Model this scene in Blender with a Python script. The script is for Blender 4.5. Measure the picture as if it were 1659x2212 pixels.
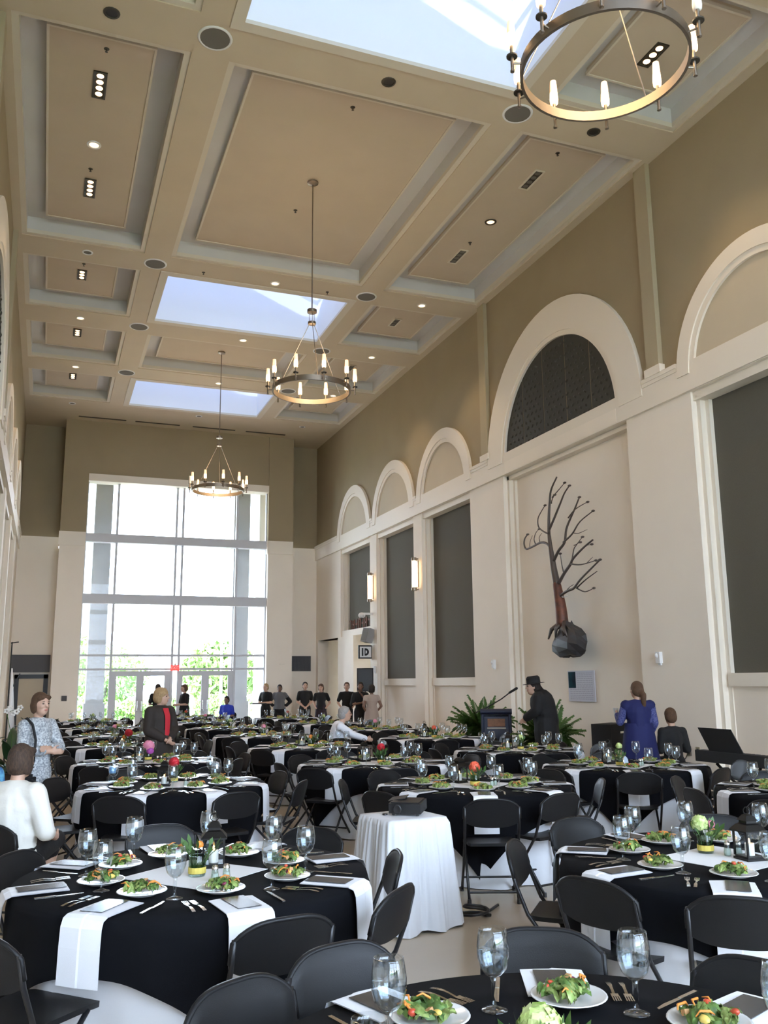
import bpy, bmesh, math, random
from mathutils import Vector, Matrix, Euler
random.seed(7)
PI = math.pi
for o in list(bpy.data.objects): bpy.data.objects.remove(o)
scene = bpy.context.scene
COL = scene.collection

# ------------------------------------------------------------------ camera
FPX, YAW, PITCH, ROLL = 1901.0, 0.36434, 0.18993, -0.009514
CAM = Vector((0.0, 0.0, 1.74))
fw = Vector((math.sin(YAW)*math.cos(PITCH), math.cos(YAW)*math.cos(PITCH), math.sin(PITCH)))
rt = Vector((math.cos(YAW), -math.sin(YAW), 0.0)); up = rt.cross(fw)
r2 = rt*math.cos(ROLL) + up*math.sin(ROLL); u2 = up*math.cos(ROLL) - rt*math.sin(ROLL)
cam = bpy.data.cameras.new('camera'); cam.sensor_fit = 'VERTICAL'; cam.sensor_height = 24.0
cam.lens = FPX/2212*24.0; cam.clip_start = 0.05; cam.clip_end = 500
camo = bpy.data.objects.new('camera', cam); COL.objects.link(camo)
camo.matrix_world = Matrix(((r2.x, u2.x, -fw.x, CAM.x), (r2.y, u2.y, -fw.y, CAM.y), (r2.z, u2.z, -fw.z, CAM.z), (0, 0, 0, 1)))
scene.camera = camo

# ------------------------------------------------------------------ world, sun, exposure
w = bpy.data.worlds.new('sky'); scene.world = w; w.use_nodes = True
nt = w.node_tree; nt.nodes.clear()
out = nt.nodes.new('ShaderNodeOutputWorld'); bg = nt.nodes.new('ShaderNodeBackground')
tc = nt.nodes.new('ShaderNodeTexCoord'); sx = nt.nodes.new('ShaderNodeSeparateXYZ'); rmp = nt.nodes.new('ShaderNodeValToRGB')
nt.links.new(tc.outputs['Generated'], sx.inputs[0]); nt.links.new(sx.outputs['Z'], rmp.inputs[0])
rmp.color_ramp.elements[0].position = 0.0; rmp.color_ramp.elements[0].color = (0.73, 0.82, 1.0, 1)
rmp.color_ramp.elements[1].position = 0.7; rmp.color_ramp.elements[1].color = (0.62, 0.77, 1.0, 1)
nt.links.new(rmp.outputs[0], bg.inputs[0]); nt.links.new(bg.outputs[0], out.inputs[0])
bg.inputs[1].default_value = 15.0
sun = bpy.data.lights.new('sun', 'SUN'); sun.energy = 20.0; sun.angle = 0.01; sun.color = (1.0, 0.94, 0.84)
suno = bpy.data.objects.new('sun', sun); COL.objects.link(suno); suno.location = (-20, -20, 30)
suno.rotation_euler = Vector((1.44, 1.0, -0.585)).to_track_quat('-Z', 'Y').to_euler()
vs = scene.view_settings; vs.view_transform = 'Standard'; vs.look = 'None'; vs.gamma = 1.0; vs.use_curve_mapping = False
vs.exposure = -0.02
def portal(name, loc, rot, sx_, sy_):
    l = bpy.data.lights.new(name, 'AREA'); l.shape = 'RECTANGLE'; l.size = sx_; l.size_y = sy_; l.energy = 1
    l.cycles.is_portal = True
    o = bpy.data.objects.new(name, l); COL.objects.link(o); o.location = loc; o.rotation_euler = rot
try:
    cy = scene.cycles
    cy.use_denoising = True; cy.max_bounces = 9; cy.diffuse_bounces = 5; cy.glossy_bounces = 3; cy.use_adaptive_sampling = True; cy.adaptive_threshold = 0.15; cy.adaptive_min_samples = 16
    cy.transparent_max_bounces = 16; cy.transmission_bounces = 4; cy.sample_clamp_indirect = 6.0
    cy.caustics_reflective = False; cy.caustics_refractive = False
except Exception: pass

# ------------------------------------------------------------------ room numbers (metres)
XL, XR, YB, YF, ZC = -1.07, 9.2, -1.6, 31.2, 10.43
YBAY = 30.1
SKY = [(1.95, 6.15, 7.68, 10.33), (1.95, 6.15, 18.2, 20.85), (1.95, 6.15, 25.35, 27.9), (1.95, 6.15, 0.63, 3.18)]
for i, (a, b, c, d) in enumerate(SKY):
    portal('skylight_portal', ((a+b)/2, (c+d)/2, 12.58), (0, 0, 0), b-a, d-c)
portal('window_portal', (4.05, 30.75, 4.3), (-PI/2, 0, 0), 6.1, 8.2)
portal('window_portal', (4.05, -1.9, 4.3), (PI/2, 0, 0), 9.1, 8.2)

# ------------------------------------------------------------------ materials
MATS = {}
def mat(name, col, rough=0.6, metal=0.0, var=0.0, vscale=8.0, bump=0.0, bscale=60.0, emit=None, estr=0.0, coat=0.0, spec=0.5, sheen=0.0, col2=None, stretch=None):
    if name in MATS: return MATS[name]
    m = bpy.data.materials.new(name); m.use_nodes = True; n = m.node_tree; b = n.nodes['Principled BSDF']
    b.inputs['Base Color'].default_value = (*col, 1); b.inputs['Roughness'].default_value = rough
    b.inputs['Metallic'].default_value = metal; b.inputs['Specular IOR Level'].default_value = spec
    if coat: b.inputs['Coat Weight'].default_value = coat
    if sheen: b.inputs['Sheen Weight'].default_value = sheen
    if emit: b.inputs['Emission Color'].default_value = (*emit, 1); b.inputs['Emission Strength'].default_value = estr
    if var or bump or col2:
        t = n.nodes.new('ShaderNodeTexCoord'); mp = n.nodes.new('ShaderNodeMapping')
        n.links.new(t.outputs['Object'], mp.inputs[0])
        if stretch: mp.inputs['Scale'].default_value = stretch
        if var or col2:
            no = n.nodes.new('ShaderNodeTexNoise'); no.inputs['Scale'].default_value = vscale; no.inputs['Detail'].default_value = 4
            n.links.new(mp.outputs[0], no.inputs['Vector'])
            r = n.nodes.new('ShaderNodeValToRGB'); n.links.new(no.outputs['Fac'], r.inputs[0])
            c2 = col2 if col2 else tuple(min(1, c*(1+var)) for c in col); c1 = col if col2 else tuple(c*(1-var) for c in col)
            r.color_ramp.elements[0].position = 0.36; r.color_ramp.elements[1].position = 0.64
            r.color_ramp.elements[0].color = (*c1, 1); r.color_ramp.elements[1].color = (*c2, 1)
            n.links.new(r.outputs[0], b.inputs['Base Color'])
        if bump:
            nb = n.nodes.new('ShaderNodeTexNoise'); nb.inputs['Scale'].default_value = bscale; n.links.new(mp.outputs[0], nb.inputs['Vector'])
            bp = n.nodes.new('ShaderNodeBump'); bp.inputs['Strength'].default_value = bump; bp.inputs['Distance'].default_value = 0.01
            n.links.new(nb.outputs['Fac'], bp.inputs['Height']); n.links.new(bp.outputs[0], b.inputs['Normal'])
    MATS[name] = m; return m
def glass(name, tint=(0.97, 0.99, 1.0), edge=0.6, rough=0.02, base=0.03):
    if name in MATS: return MATS[name]
    m = bpy.data.materials.new(name); m.use_nodes = True; n = m.node_tree; n.nodes.clear()
    o = n.nodes.new('ShaderNodeOutputMaterial'); mx = n.nodes.new('ShaderNodeMixShader'); tr = n.nodes.new('ShaderNodeBsdfTransparent')
    gl = n.nodes.new('ShaderNodeBsdfGlossy'); fr = n.nodes.new('ShaderNodeLayerWeight'); pw = n.nodes.new('ShaderNodeMath'); pw.operation = 'POWER'; pw.inputs[1].default_value = 4.0; ad = n.nodes.new('ShaderNodeMath'); ad.operation = 'MULTIPLY_ADD'; ad.use_clamp = True; ad.inputs[1].default_value = edge; ad.inputs[2].default_value = base
    tr.inputs[0].default_value = (*tint, 1); gl.inputs['Roughness'].default_value = rough; gl.inputs['Color'].default_value = (1, 1, 1, 1)
    fr.inputs[0].default_value = 0.5
    n.links.new(fr.outputs['Facing'], pw.inputs[0]); n.links.new(pw.outputs[0], ad.inputs[0]); n.links.new(ad.outputs[0], mx.inputs[0]); n.links.new(tr.outputs[0], mx.inputs[1]); n.links.new(gl.outputs[0], mx.inputs[2]); n.links.new(mx.outputs[0], o.inputs[0])
    MATS[name] = m; return m
mat('soffit', (0.60, 0.51, 0.375), 0.75, var=0.02, vscale=1.5)
mat('coffer_panel', (0.58, 0.49, 0.37), 0.8, var=0.02, vscale=1.5)
mat('coffer_grey', (0.61, 0.60, 0.58), 0.8, var=0.02, vscale=1.5)
mat('ceiling_trim', (0.68, 0.62, 0.51), 0.7)
mat('shaft', (0.90, 0.91, 0.92), 0.8)
mat('khaki', (0.345, 0.28, 0.175), 0.8, var=0.025, vscale=1.2, bump=0.03, bscale=120)
mat('khaki_light', (0.42, 0.355, 0.235), 0.8)
mat('cream', (0.89, 0.81, 0.70), 0.7, var=0.015, vscale=1.0, bump=0.02, bscale=120)
mat('trim', (0.84, 0.77, 0.66), 0.55)
mat('tympanum', (0.57, 0.49, 0.36), 0.75, var=0.02, vscale=1.5)
mat('fabric_panel', (0.115, 0.107, 0.085), 0.9, var=0.06, vscale=150, bump=0.1, bscale=300)
mat('grille', (0.045, 0.043, 0.032), 0.6, metal=0.3)
mat('floor', (0.47, 0.385, 0.29), 0.25, var=0.05, vscale=0.9, spec=0.6)
mat('window_frame', (0.62, 0.64, 0.68), 0.5)
mat('black_cloth', (0.0042, 0.0045, 0.0062), 0.9, bump=0.05, bscale=400, spec=0.12)
mat('white_cloth', (0.70, 0.71, 0.745), 0.85, bump=0.05, bscale=400)
mat('napkin', (0.80, 0.81, 0.85), 0.85, bump=0.06, bscale=350)
mat('chair_plastic', (0.010, 0.010, 0.011), 0.42, bump=0.06, bscale=260, spec=0.26)
mat('chair_metal', (0.016, 0.016, 0.018), 0.35, metal=0.2)
mat('china', (0.80, 0.80, 0.80), 0.15, coat=0.5)
mat('steel', (0.72, 0.70, 0.66), 0.18, metal=1.0)
mat('card', (0.045, 0.045, 0.048), 0.22, var=0.3, vscale=20)
mat('paper', (0.80, 0.80, 0.82), 0.7)
mat('nickel', (0.30, 0.26, 0.215), 0.42, metal=1.0)
mat('flame_glass', (0.95, 0.80, 0.62), 0.4, emit=(1.0, 0.50, 0.26), estr=1.3)
mat('flame_core', (1.0, 0.85, 0.6), 0.4, emit=(1.0, 0.62, 0.32), estr=5.0)
mat('frost', (0.82, 0.80, 0.76), 0.4)
mat('lamp_on', (1, .9, .7), 0.5, emit=(1.0, 0.60, 0.30), estr=4.5)
mat('lamp_dim', (1, .9, .7), 0.5, emit=(1.0, 0.62, 0.32), estr=2.5)
mat('dark_metal', (0.06, 0.052, 0.04), 0.5, metal=0.4)
mat('black', (0.012, 0.012, 0.013), 0.45)
mat('black_matte', (0.014, 0.014, 0.015), 0.8)
mat('white_plastic', (0.78, 0.78, 0.77), 0.4)
mat('speaker_grille', (0.16, 0.15, 0.13), 0.8)
mat('grey_panel', (0.10, 0.10, 0.105), 0.7)
mat('skin', (0.58, 0.36, 0.26), 0.5, var=0.05, vscale=12)
mat('skin_dark', (0.20, 0.11, 0.075), 0.5, var=0.05, vscale=12)
mat('lips', (0.45, 0.13, 0.11), 0.4); mat('eye_dark', (0.02, 0.015, 0.012), 0.2)
mat('leaf', (0.035, 0.085, 0.02), 0.5, col2=(0.07, 0.15, 0.03), vscale=3)
mat('leaf_dark', (0.012, 0.035, 0.014), 0.45, col2=(0.025, 0.06, 0.02), vscale=4)
mat('lettuce', (0.17, 0.26, 0.05), 0.5, col2=(0.34, 0.42, 0.14), vscale=30)
mat('lettuce_dark', (0.06, 0.12, 0.03), 0.5, col2=(0.14, 0.24, 0.05), vscale=30)
mat('tomato', (0.55, 0.07, 0.03), 0.35); mat('carrot', (0.75, 0.27, 0.05), 0.5); mat('yolk', (0.72, 0.52, 0.12), 0.5)
mat('crouton', (0.48, 0.26, 0.11), 0.8); mat('beet', (0.18, 0.02, 0.06), 0.4)
glass('goblet_glass', tint=(0.95, 0.97, 0.98), base=0.07, edge=0.8, rough=0.05); glass('window_glass', tint=(0.97, 0.99, 0.99), edge=0.5, base=0.01); glass('skylight_glass', tint=(0.33, 0.35, 0.40), edge=0.3, base=0.03)
glass('bottle_glass', tint=(0.85, 0.93, 1.0), base=0.03); glass('water', tint=(0.96, 0.98, 1.0), edge=0.3, base=0.02)
glass('jar_glass', tint=(0.72, 0.80, 0.74), base=0.04)

# ------------------------------------------------------------------ mesh builder
class MB:
    def __init__(s): s.v = []; s.f = []
    def box(s, x0, x1, y0, y1, z0, z1, M=None):
        b = len(s.v); c = [(x0,y0,z0),(x1,y0,z0),(x1,y1,z0),(x0,y1,z0),(x0,y0,z1),(x1,y0,z1),(x1,y1,z1),(x0,y1,z1)]
        s.v += [tuple(M @ Vector(q)) for q in c] if M else c
        for q in ((0,3,2,1),(4,5,6,7),(0,1,5,4),(1,2,6,5),(2,3,7,6),(3,0,4,7)): s.f.append(tuple(b+i for i in q))
        return s
    def prism(s, poly, fn, d0, d1):          # poly: 2-D points, fn(u,v,d) -> xyz
        b = len(s.v); n = len(poly)
        s.v += [tuple(fn(u, v, d0)) for u, v in poly] + [tuple(fn(u, v, d1)) for u, v in poly]
        s.f.append(tuple(range(b+n-1, b-1, -1))); s.f.append(tuple(range(b+n, b+2*n)))
        for i in range(n): j = (i+1) % n; s.f.append((b+i, b+j, b+n+j, b+n+i))
        return s
    def ring(s, inner, outer, fn, d0, d1, closed=False):   # two equally long 2-D polylines, solid between them
        b = len(s.v); n = len(inner)
        for d in (d0, d1):
            for L in (inner, outer): s.v += [tuple(fn(u, v, d)) for u, v in L]
        I = lambda k, l, i: b + k*2*n + l*n + i
        for i in range(n if closed else n-1):
            j = (i+1) % n
            s.f += [(I(0,0,i),I(0,0,j),I(0,1,j),I(0,1,i)), (I(1,0,j),I(1,0,i),I(1,1,i),I(1,1,j)),
                    (I(0,0,j),I(0,0,i),I(1,0,i),I(1,0,j)), (I(0,1,i),I(0,1,j),I(1,1,j),I(1,1,i))]
        if not closed:
            for i in (0, n-1): s.f.append((I(0,0,i),I(0,1,i),I(1,1,i),I(1,0,i)))
        return s
    def lathe(s, prof, n=16, c=(0,0,0), M=None, sx=1, sy=1):
        b = len(s.v); k = len(prof)
        for i in range(n):
            a = 2*PI*i/n
            for r, z in prof:
                q = Vector((c[0]+r*math.cos(a)*sx, c[1]+r*math.sin(a)*sy, c[2]+z)); s.v.append(tuple(M @ q) if M else tuple(q))
        for i in range(n):
            j = (i+1) % n
            for t in range(k-1): s.f.append((b+i*k+t, b+j*k+t, b+j*k+t+1, b+i*k+t+1))
        return s
    def tube(s, pts, r, n=8, cap=True):
        pts = [Vector(p) for p in pts]; rs = r if isinstance(r, (list, tuple)) else [r]*len(pts); b = len(s.v)
        ref = None
        for i, p in enumerate(pts):
            t = (pts[min(i+1, len(pts)-1)] - pts[max(i-1, 0)]); t = t.normalized() if t.length > 1e-9 else Vector((0,0,1))
            if ref is None:
                ref = Vector((1,0,0)) if abs(t.x) < 0.9 else Vector((0,1,0))
            u = (ref - t*ref.dot(t)).normalized(); ref = u; v = t.cross(u)
            for k in range(n):
                a = 2*PI*k/n; s.v.append(tuple(p + u*math.cos(a)*rs[i] + v*math.sin(a)*rs[i]))
        for i in range(len(pts)-1):
            for k in range(n):
                l = (k+1) % n; s.f.append((b+i*n+k, b+i*n+l, b+(i+1)*n+l, b+(i+1)*n+k))
        if cap:
            s.f.append(tuple(b+k for k in range(n-1, -1, -1))); e = b+(len(pts)-1)*n; s.f.append(tuple(e+k for k in range(n)))
        return s
    def ball(s, c, r, nu=10, nv=7, M=None):
        r = r if isinstance(r, (tuple, list)) else (r, r, r); b = len(s.v)
        def P(x, y, z):
            q = Vector((x*r[0], y*r[1], z*r[2]))
            if M: q = M @ q
            return (q.x+c[0], q.y+c[1], q.z+c[2])
        s.v.append(P(0,0,-1))
        for j in range(1, nv):
            t = -PI/2 + PI*j/nv
            for i in range(nu): a = 2*PI*i/nu; s.v.append(P(math.cos(t)*math.cos(a), math.cos(t)*math.sin(a), math.sin(t)))
        s.v.append(P(0,0,1)); e = len(s.v)-1
        for i in range(nu):
            k = (i+1) % nu; s.f.append((b, b+1+k, b+1+i)); q = b+1+(nv-2)*nu; s.f.append((e, q+i, q+k))
        for j in range(nv-2):
            for i in range(nu):
                k = (i+1) % nu; q = b+1+j*nu; s.f.append((q+i, q+k, q+nu+k, q+nu+i))
        return s
    def capsule(s, a, c, ra, rb, n=10):
        a = Vector(a); c = Vector(c); d = c-a; L = d.length
        if L < 1e-6: return s.ball(a, ra)
        d /= L; pts = []; rs = []
        for k in range(4): t = PI/2*k/3; pts.append(a - d*ra*math.cos(t)*0.999); rs.append(max(ra*math.sin(t), 0.001))
        for k in range(4): t = PI/2*k/3; pts.append(c + d*rb*math.sin(t)*0.999); rs.append(max(rb*math.cos(t), 0.001))
        return s.tube(pts, rs, n)
    def grid(s, fn, nu, nv, closed=False):
        b = len(s.v); w_ = nu if closed else nu+1
        for j in range(nv+1):
            for i in range(w_): s.v.append(tuple(fn(i/nu, j/nv)))
        for j in range(nv):
            for i in range(nu):
                k = (i+1) % nu if closed else i+1
                s.f.append((b+j*w_+i, b+j*w_+k, b+(j+1)*w_+k, b+(j+1)*w_+i))
        return s
    def mesh(s, name, m, smooth=False):
        me = bpy.data.meshes.new(name); me.from_pydata(s.v, [], s.f); me.update()
        if m: me.materials.append(MATS[m] if isinstance(m, str) else m)
        if smooth: me.polygons.foreach_set('use_smooth', [True]*len(me.polygons)); 
        return me
    def build(s, name, m, parent=None, smooth=False, loc=None, recalc=True):
        me = s.mesh(name, m, smooth)
        if recalc:
            bm = bmesh.new(); bm.from_mesh(me); bmesh.ops.recalc_face_normals(bm, faces=bm.faces); bm.to_mesh(me); bm.free()
        o = bpy.data.objects.new(name, me); COL.objects.link(o)
        if parent: o.parent = parent
        if loc: o.location = loc
        if smooth == 'auto': autosmooth(me)
        return o
def autosmooth(me, ang=0.6):
    bm = bmesh.new(); bm.from_mesh(me)
    for e in bm.edges:
        if len(e.link_faces) == 2 and e.calc_face_angle(0) > ang: e.smooth = False
    bm.to_mesh(me); bm.free()
def tag(o, label=None, cat=None, group=None, kind=None):
    if label: o['label'] = label
    if cat: o['category'] = cat
    if group: o['group'] = group
    if kind: o['kind'] = kind
    return o
def thing(name, label, cat, loc=(0,0,0), rz=0.0, group=None):
    o = bpy.data.objects.new(name, None); COL.objects.link(o); o.empty_display_size = 0.1
    o.location = loc; o.rotation_euler = (0, 0, rz); return tag(o, label, cat, group)
def children(o): return [c for c in CH.get(o, [])] if o in CH else list(o.children)
CH = {}
def copy_tree(o, parent=None, kids=None):
    c = o.copy(); COL.objects.link(c)
    if parent is not None: c.parent = parent
    for k in KIDS[o] if o in KIDS else []: copy_tree(k, c)
    return c
KIDS = {}
def reg(o):
    for c in o.children_recursive: KIDS[c] = list(c.children)
    KIDS[o] = list(o.children); return o
def place(o, loc, rz, label=None, cat=None, group=None):
    o.location = loc; o.rotation_euler = (o.rotation_euler[0], o.rotation_euler[1], rz); return tag(o, label, cat, group)
class Proto:                                   # first use takes the original, then copies
    def __init__(s, o): s.o = reg(o); s.used = False
    def get(s):
        if not s.used: s.used = True; return s.o
        return copy_tree(s.o)
def structure(o): o['kind'] = 'structure'; return o
def text_mesh(body, size, name, m, parent, M, ext=0.002):
    cu = bpy.data.curves.new(name, 'FONT'); cu.body = body; cu.size = size; cu.extrude = ext; cu.align_x = 'CENTER'; cu.align_y = 'CENTER'
    t = bpy.data.objects.new(name, cu); COL.objects.link(t)
    me = bpy.data.meshes.new_from_object(t.evaluated_get(bpy.context.evaluated_depsgraph_get())); bpy.data.objects.remove(t); bpy.data.curves.remove(cu)
    me.materials.clear(); me.materials.append(MATS[m]); me.transform(M); me.name = name
    o = bpy.data.objects.new(name, me); COL.objects.link(o); o.parent = parent; return o
def arc(c, r, n=28, a0=0.0, a1=PI, z0=0.0): return [(c+r*math.cos(a0+(a1-a0)*i/n), z0+r*math.sin(a0+(a1-a0)*i/n)) for i in range(n+1)]
# ================================================================== THE SETTING
fl = structure(MB().box(XL-0.4, XR+4.2, YB-0.5, YF+0.3, -0.2, 0).build('floor', 'floor'))
# ---- ceiling: soffit grid with coffers and skylight shafts
COLS = [(-0.92, 1.42), (1.95, 6.15), (6.67, 9.02)]
ROWS = [(0.63, 3.18), (4.13, 6.73), (7.68, 10.33), (11.13, 17.40), (18.20, 20.85), (21.80, 24.40), (25.35, 27.90)]
xs = [XL-0.4] + [x for c in COLS for x in c] + [XR+0.4]; ys = [YB-0.4] + [y for r in ROWS for y in r] + [YF+0.4]
m = MB()
for i in range(len(xs)-1):
    for j in range(len(ys)-1):
        if i % 2 == 1 and j % 2 == 1: continue
        m.box(xs[i], xs[i+1], ys[j], ys[j+1], ZC, ZC+0.5)
ceil = structure(m.build('ceiling', 'soffit'))
for (x0, x1) in COLS:
    for (y0, y1) in ROWS:
        sk = (x0, x1, y0, y1) in SKY
        rect = lambda k: [(x0+k, y0+k), (x1-k, y0+k), (x1-k, y1-k), (x0+k, y1-k)]
        fn = lambda u, v, d: (u, v, d)
        if sk:
            MB().ring(rect(0.03), rect(-0.15), fn, ZC+0.03, 12.6, True).build('skylight_shaft', 'shaft', ceil)
            MB().ring(rect(0.05), rect(-0.12), fn, ZC-0.02, ZC+0.04, True).build('skylight_trim', 'ceiling_trim', ceil)
            for k in range(3):
                xa = x0 + (x1-x0)*k/3; xb = x0 + (x1-x0)*(k+1)/3
                MB().box(xa+0.03, xb-0.03, y0+0.02, y1-0.02, 12.60, 12.62).build('skylight_pane', 'skylight_glass', ceil)
            for k in (1, 2): MB().box(x0+(x1-x0)*k/3-0.04, x0+(x1-x0)*k/3+0.04, y0, y1, 12.56, 12.66).build('skylight_bar', 'shaft', ceil)
        else:
            MB().ring(rect(0.09), rect(0.0), fn, ZC+0.02, ZC+0.10, True).build('coffer_trim', 'ceiling_trim', ceil)
            r = MB().ring(rect(0.085), rect(-0.05), fn, ZC+0.10, ZC+0.36, True)
            r.box(x0-0.05, x1+0.05, y0-0.05, y1+0.05, ZC+0.36, ZC+0.45).build('coffer_recess', 'coffer_grey', ceil)
            MB().box(x0+0.44, x1-0.44, y0+0.44, y1-0.44, ZC+0.26, ZC+0.36).build('coffer_panel', 'coffer_panel', ceil)
            MB().ring(rect(0.46), rect(0.425), fn, ZC+0.245, ZC+0.30, True).build('panel_trim', 'ceiling_trim', ceil)
for (xa, xb) in ((0.56, 2.07), (2.37, 3.84), (4.28, 5.75), (6.13, 7.55)):
    MB().box(xa, xb, 29.62, 29.70, ZC-0.015, ZC+0.01).build('air_slot', 'dark_metal', ceil)

# ---- side walls: bays with stepped jambs, fabric panels, arches
BIG, SMALL = 14.5, [2.15, 5.65, 9.15, 19.85, 23.35, 26.85]
SPR = 6.42
def side_wall(side):
    F = (lambda y, z, d: (XR+d, y, z)) if side == 'right' else (lambda y, z, d: (XL-d, y, z))
    def bx(mb, y0, y1, z0, z1, d0, d1): mb.prism([(y0,z0),(y1,z0),(y1,z1),(y0,z1)], F, d0, d1); return mb
    ops = sorted([(c-1.46, c+1.46, c) for c in SMALL] + [(BIG-2.24, BIG+2.24, BIG)])
    lo = MB(); y = YB-0.4
    for a, b, c in ops:
        if c == 26.85 and side == 'right':
            bx(lo, y, a, 0, 6.15, 0, 0.4)
        else: bx(lo, y, a, 0, 6.15, 0, 0.4)
        y = b
    if side == 'right':
        bx(lo, y, YF+0.4, 3.2, 6.15, 0, 0.4)
        bx(lo, 30.95, YF+0.4, 0, 3.2, 0, 0.4); bx(lo, 27.0, 28.6, 0, 3.2, 0, 0.55)
        bx(lo, 28.6, 31.0, 0, 3.2, 1.1, 1.3); bx(lo, 28.45, 28.6, 0, 3.2, 0.4, 1.3); bx(lo, 25.3, 31.6, 3.2, 3.4, 0.05, 4.2)
    else: bx(lo, y, YF+0.4, 0, 6.15, 0, 0.4)
    wall = structure(lo.build('wall_'+side, 'cream'))
    bx(MB(), YB-0.4, YF+0.4, 6.62, 11.0, 0, 0.4).build('upper_wall', 'khaki', wall)
    bx(MB(), YB-0.4, YF+0.4, 6.15, 6.62, -0.06, 0.4).build('frieze_band', 'trim', wall)
    cm = MB(); edges = sorted([(c-1.66, c+1.66) for c in SMALL] + [(BIG-2.81, BIG+2.81)]); y = YB
    for a, b in edges + [(YF, YF)]:
        if a-y > 0.1:
            bx(cm, y, a, 6.60, 6.67, -0.09, 0.0); bx(cm, y, a, 6.54, 6.60, -0.075, 0.0)
        y = b
    cm.build('cornice_moulding', 'trim', wall)
    for a, b, c in ops:
        h = (b-a)/2
        for k, (dw, dd) in enumerate(((0.0, 0.10), (0.08, 0.20))):
            q = MB(); bx(q, a+dw, a+dw+0.08, 0 if not (c == 26.85 and side == 'right') else 3.2, 6.15, dd, 0.4); bx(q, b-dw-0.08, b-dw, 0 if not (c == 26.85 and side == 'right') else 3.2, 6.15, dd, 0.4)
            q.build('jamb_moulding', 'trim', wall)
        i0, i1 = a+0.16, b-0.16
        ro = 1.65 if c != BIG else 2.80; ri = 1.28 if c != BIG else 2.04
        MB().ring(arc(c, ri+0.10, 36, z0=SPR), arc(c, ro, 36, z0=SPR), F, -0.08, 0.02).build('arch_ring', 'trim', wall)
        MB().ring(arc(c, ri, 36, z0=SPR), arc(c, ri+0.11, 36, z0=SPR), F, -0.055, 0.02).build('arch_bead', 'trim', wall)
        if c == BIG:
            bx(MB(), i0, i1, 0, 6.15, 0.26, 0.4).build('recessed_wall', 'cream', wall)
            bx(MB(), c-2.04, c+2.04, 6.17, SPR, -0.064, 0.1).build('lintel', 'cream', wall); bx(MB(), a, b, 6.06, 6.145, 0.10, 0.4).build('head_moulding', 'trim', wall)
            # grille of stamped metal sheets
            cuts = [-2.04, -1.25, -0.42, 0.42, 1.25, 2.04]
            for t in range(5):
                u0, u1 = cuts[t]+0.012, cuts[t+1]-0.012; n = 10
                top = [(c+u, SPR+math.sqrt(max(0.0, 2.04**2-u*u))) for u in [u1+(u0-u1)*k/n for k in range(n+1)]]
                MB().prism([(c+u0, SPR), (c+u1, SPR)] + top, F, -0.008, 0.0).build('grille_sheet', 'grille', wall)
            sc = MB()
            nrow = 0
            zz = SPR+0.10
            while zz < SPR+2.0:
                nrow += 1; yy = -2.0 + (0.085 if nrow % 2 else 0.0)
                while yy < 2.0:
                    if yy*yy+(zz-SPR)**2 < 1.93**2 and min(abs(yy-q) for q in cuts) > 0.05:
                        M = Matrix.Translation(Vector(F(c+yy, zz, -0.008))) @ Matrix.Rotation((0.6 if nrow % 2 else -0.6), 4, 'X')
                        sc.ball((0,0,0), (0.022, 0.055, 0.028), 6, 4, M=None)
                        for k in range(len(sc.v)-(2+6*3), len(sc.v)): sc.v[k] = tuple(M @ Vector(sc.v[k]))
                    yy += 0.17
                zz += 0.135
            tag(sc.build('grille_scoop', 'grille', wall, smooth=True), kind='stuff')
        else:
            dr = (c == 26.85 and side == 'right')
            zb = 3.4 if dr else 1.81
            bx(MB(), a, b, 6.0, 6.15, 0.04, 0.4).build('lintel', 'trim', wall)
            bx(MB(), c-1.29, c+1.29, 6.14, SPR+0.02, -0.03, 0.1).build('arch_sill', 'trim', wall)
            MB().prism([(c-1.29, SPR)] + [(u, v) for u, v in arc(c, 1.29, 24, PI, 0, SPR)] , F, -0.012, 0.0).build('tympanum', 'tympanum', wall)
            bx(MB(), i0, i1, zb, 6.0, 0.27, 0.36).build('fabric_panel', 'fabric_panel', wall)
            bx(MB(), i0-0.02, i1+0.02, zb-0.19, zb, 0.16, 0.4).build('panel_sill', 'trim', wall)
            if not dr: bx(MB(), i0, i1, 0, 1.63, 0.22, 0.4).build('recessed_wall', 'cream', wall)
    for y0 in (11.2, 17.25):
        bx(MB(), y0, y0+0.32, 6.66, ZC, -0.09, 0.02).build('upper_pilaster', 'khaki_light', wall)
        bx(MB(), y0-0.04, y0+0.36, 6.66, 6.80, -0.11, 0.02).build('pilaster_base', 'trim', wall)
    bb = MB()
    for a, b, c in ops:
        pass
    return wall
wr = side_wall('right'); wl = side_wall('left')
# ---- far wall: projecting window bay between two recessed strips
m = MB()
m.box(XL-0.4, 0.2, YF, YF+0.4, 0, 6.6); m.box(8.0, XR+0.4, YF, YF+0.4, 0, 6.6)
m.box(0.2, 1.0, YBAY, YF+0.3, 0, 6.2); m.box(7.1, 8.0, YBAY, YF+0.3, 0, 6.2)
wf = structure(m.build('wall_far', 'cream'))
m = MB(); m.box(XL-0.4, 0.2, YF, YF+0.4, 6.6, 11); m.box(8.0, XR+0.4, YF, YF+0.4, 6.6, 11)
m.box(0.2, 1.0, YBAY, YF+0.3, 6.62, 11); m.box(7.1, 8.0, YBAY, YF+0.3, 6.62, 11); m.box(1.0, 7.1, YBAY+0.04, YF+0.3, 8.6, 11)
m.build('upper_wall', 'khaki', wf)
for x0, x1 in ((0.2, 1.0), (7.1, 8.0)):
    MB().box(x0-0.03, x1+0.0, YBAY-0.03, YBAY+0.3, 6.18, 6.64).build('pilaster_cap', 'trim', wf)
MB().box(1.0, 7.1, YBAY-0.02, YBAY+0.5, 8.38, 8.62).build('window_header', 'trim', wf)
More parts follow.
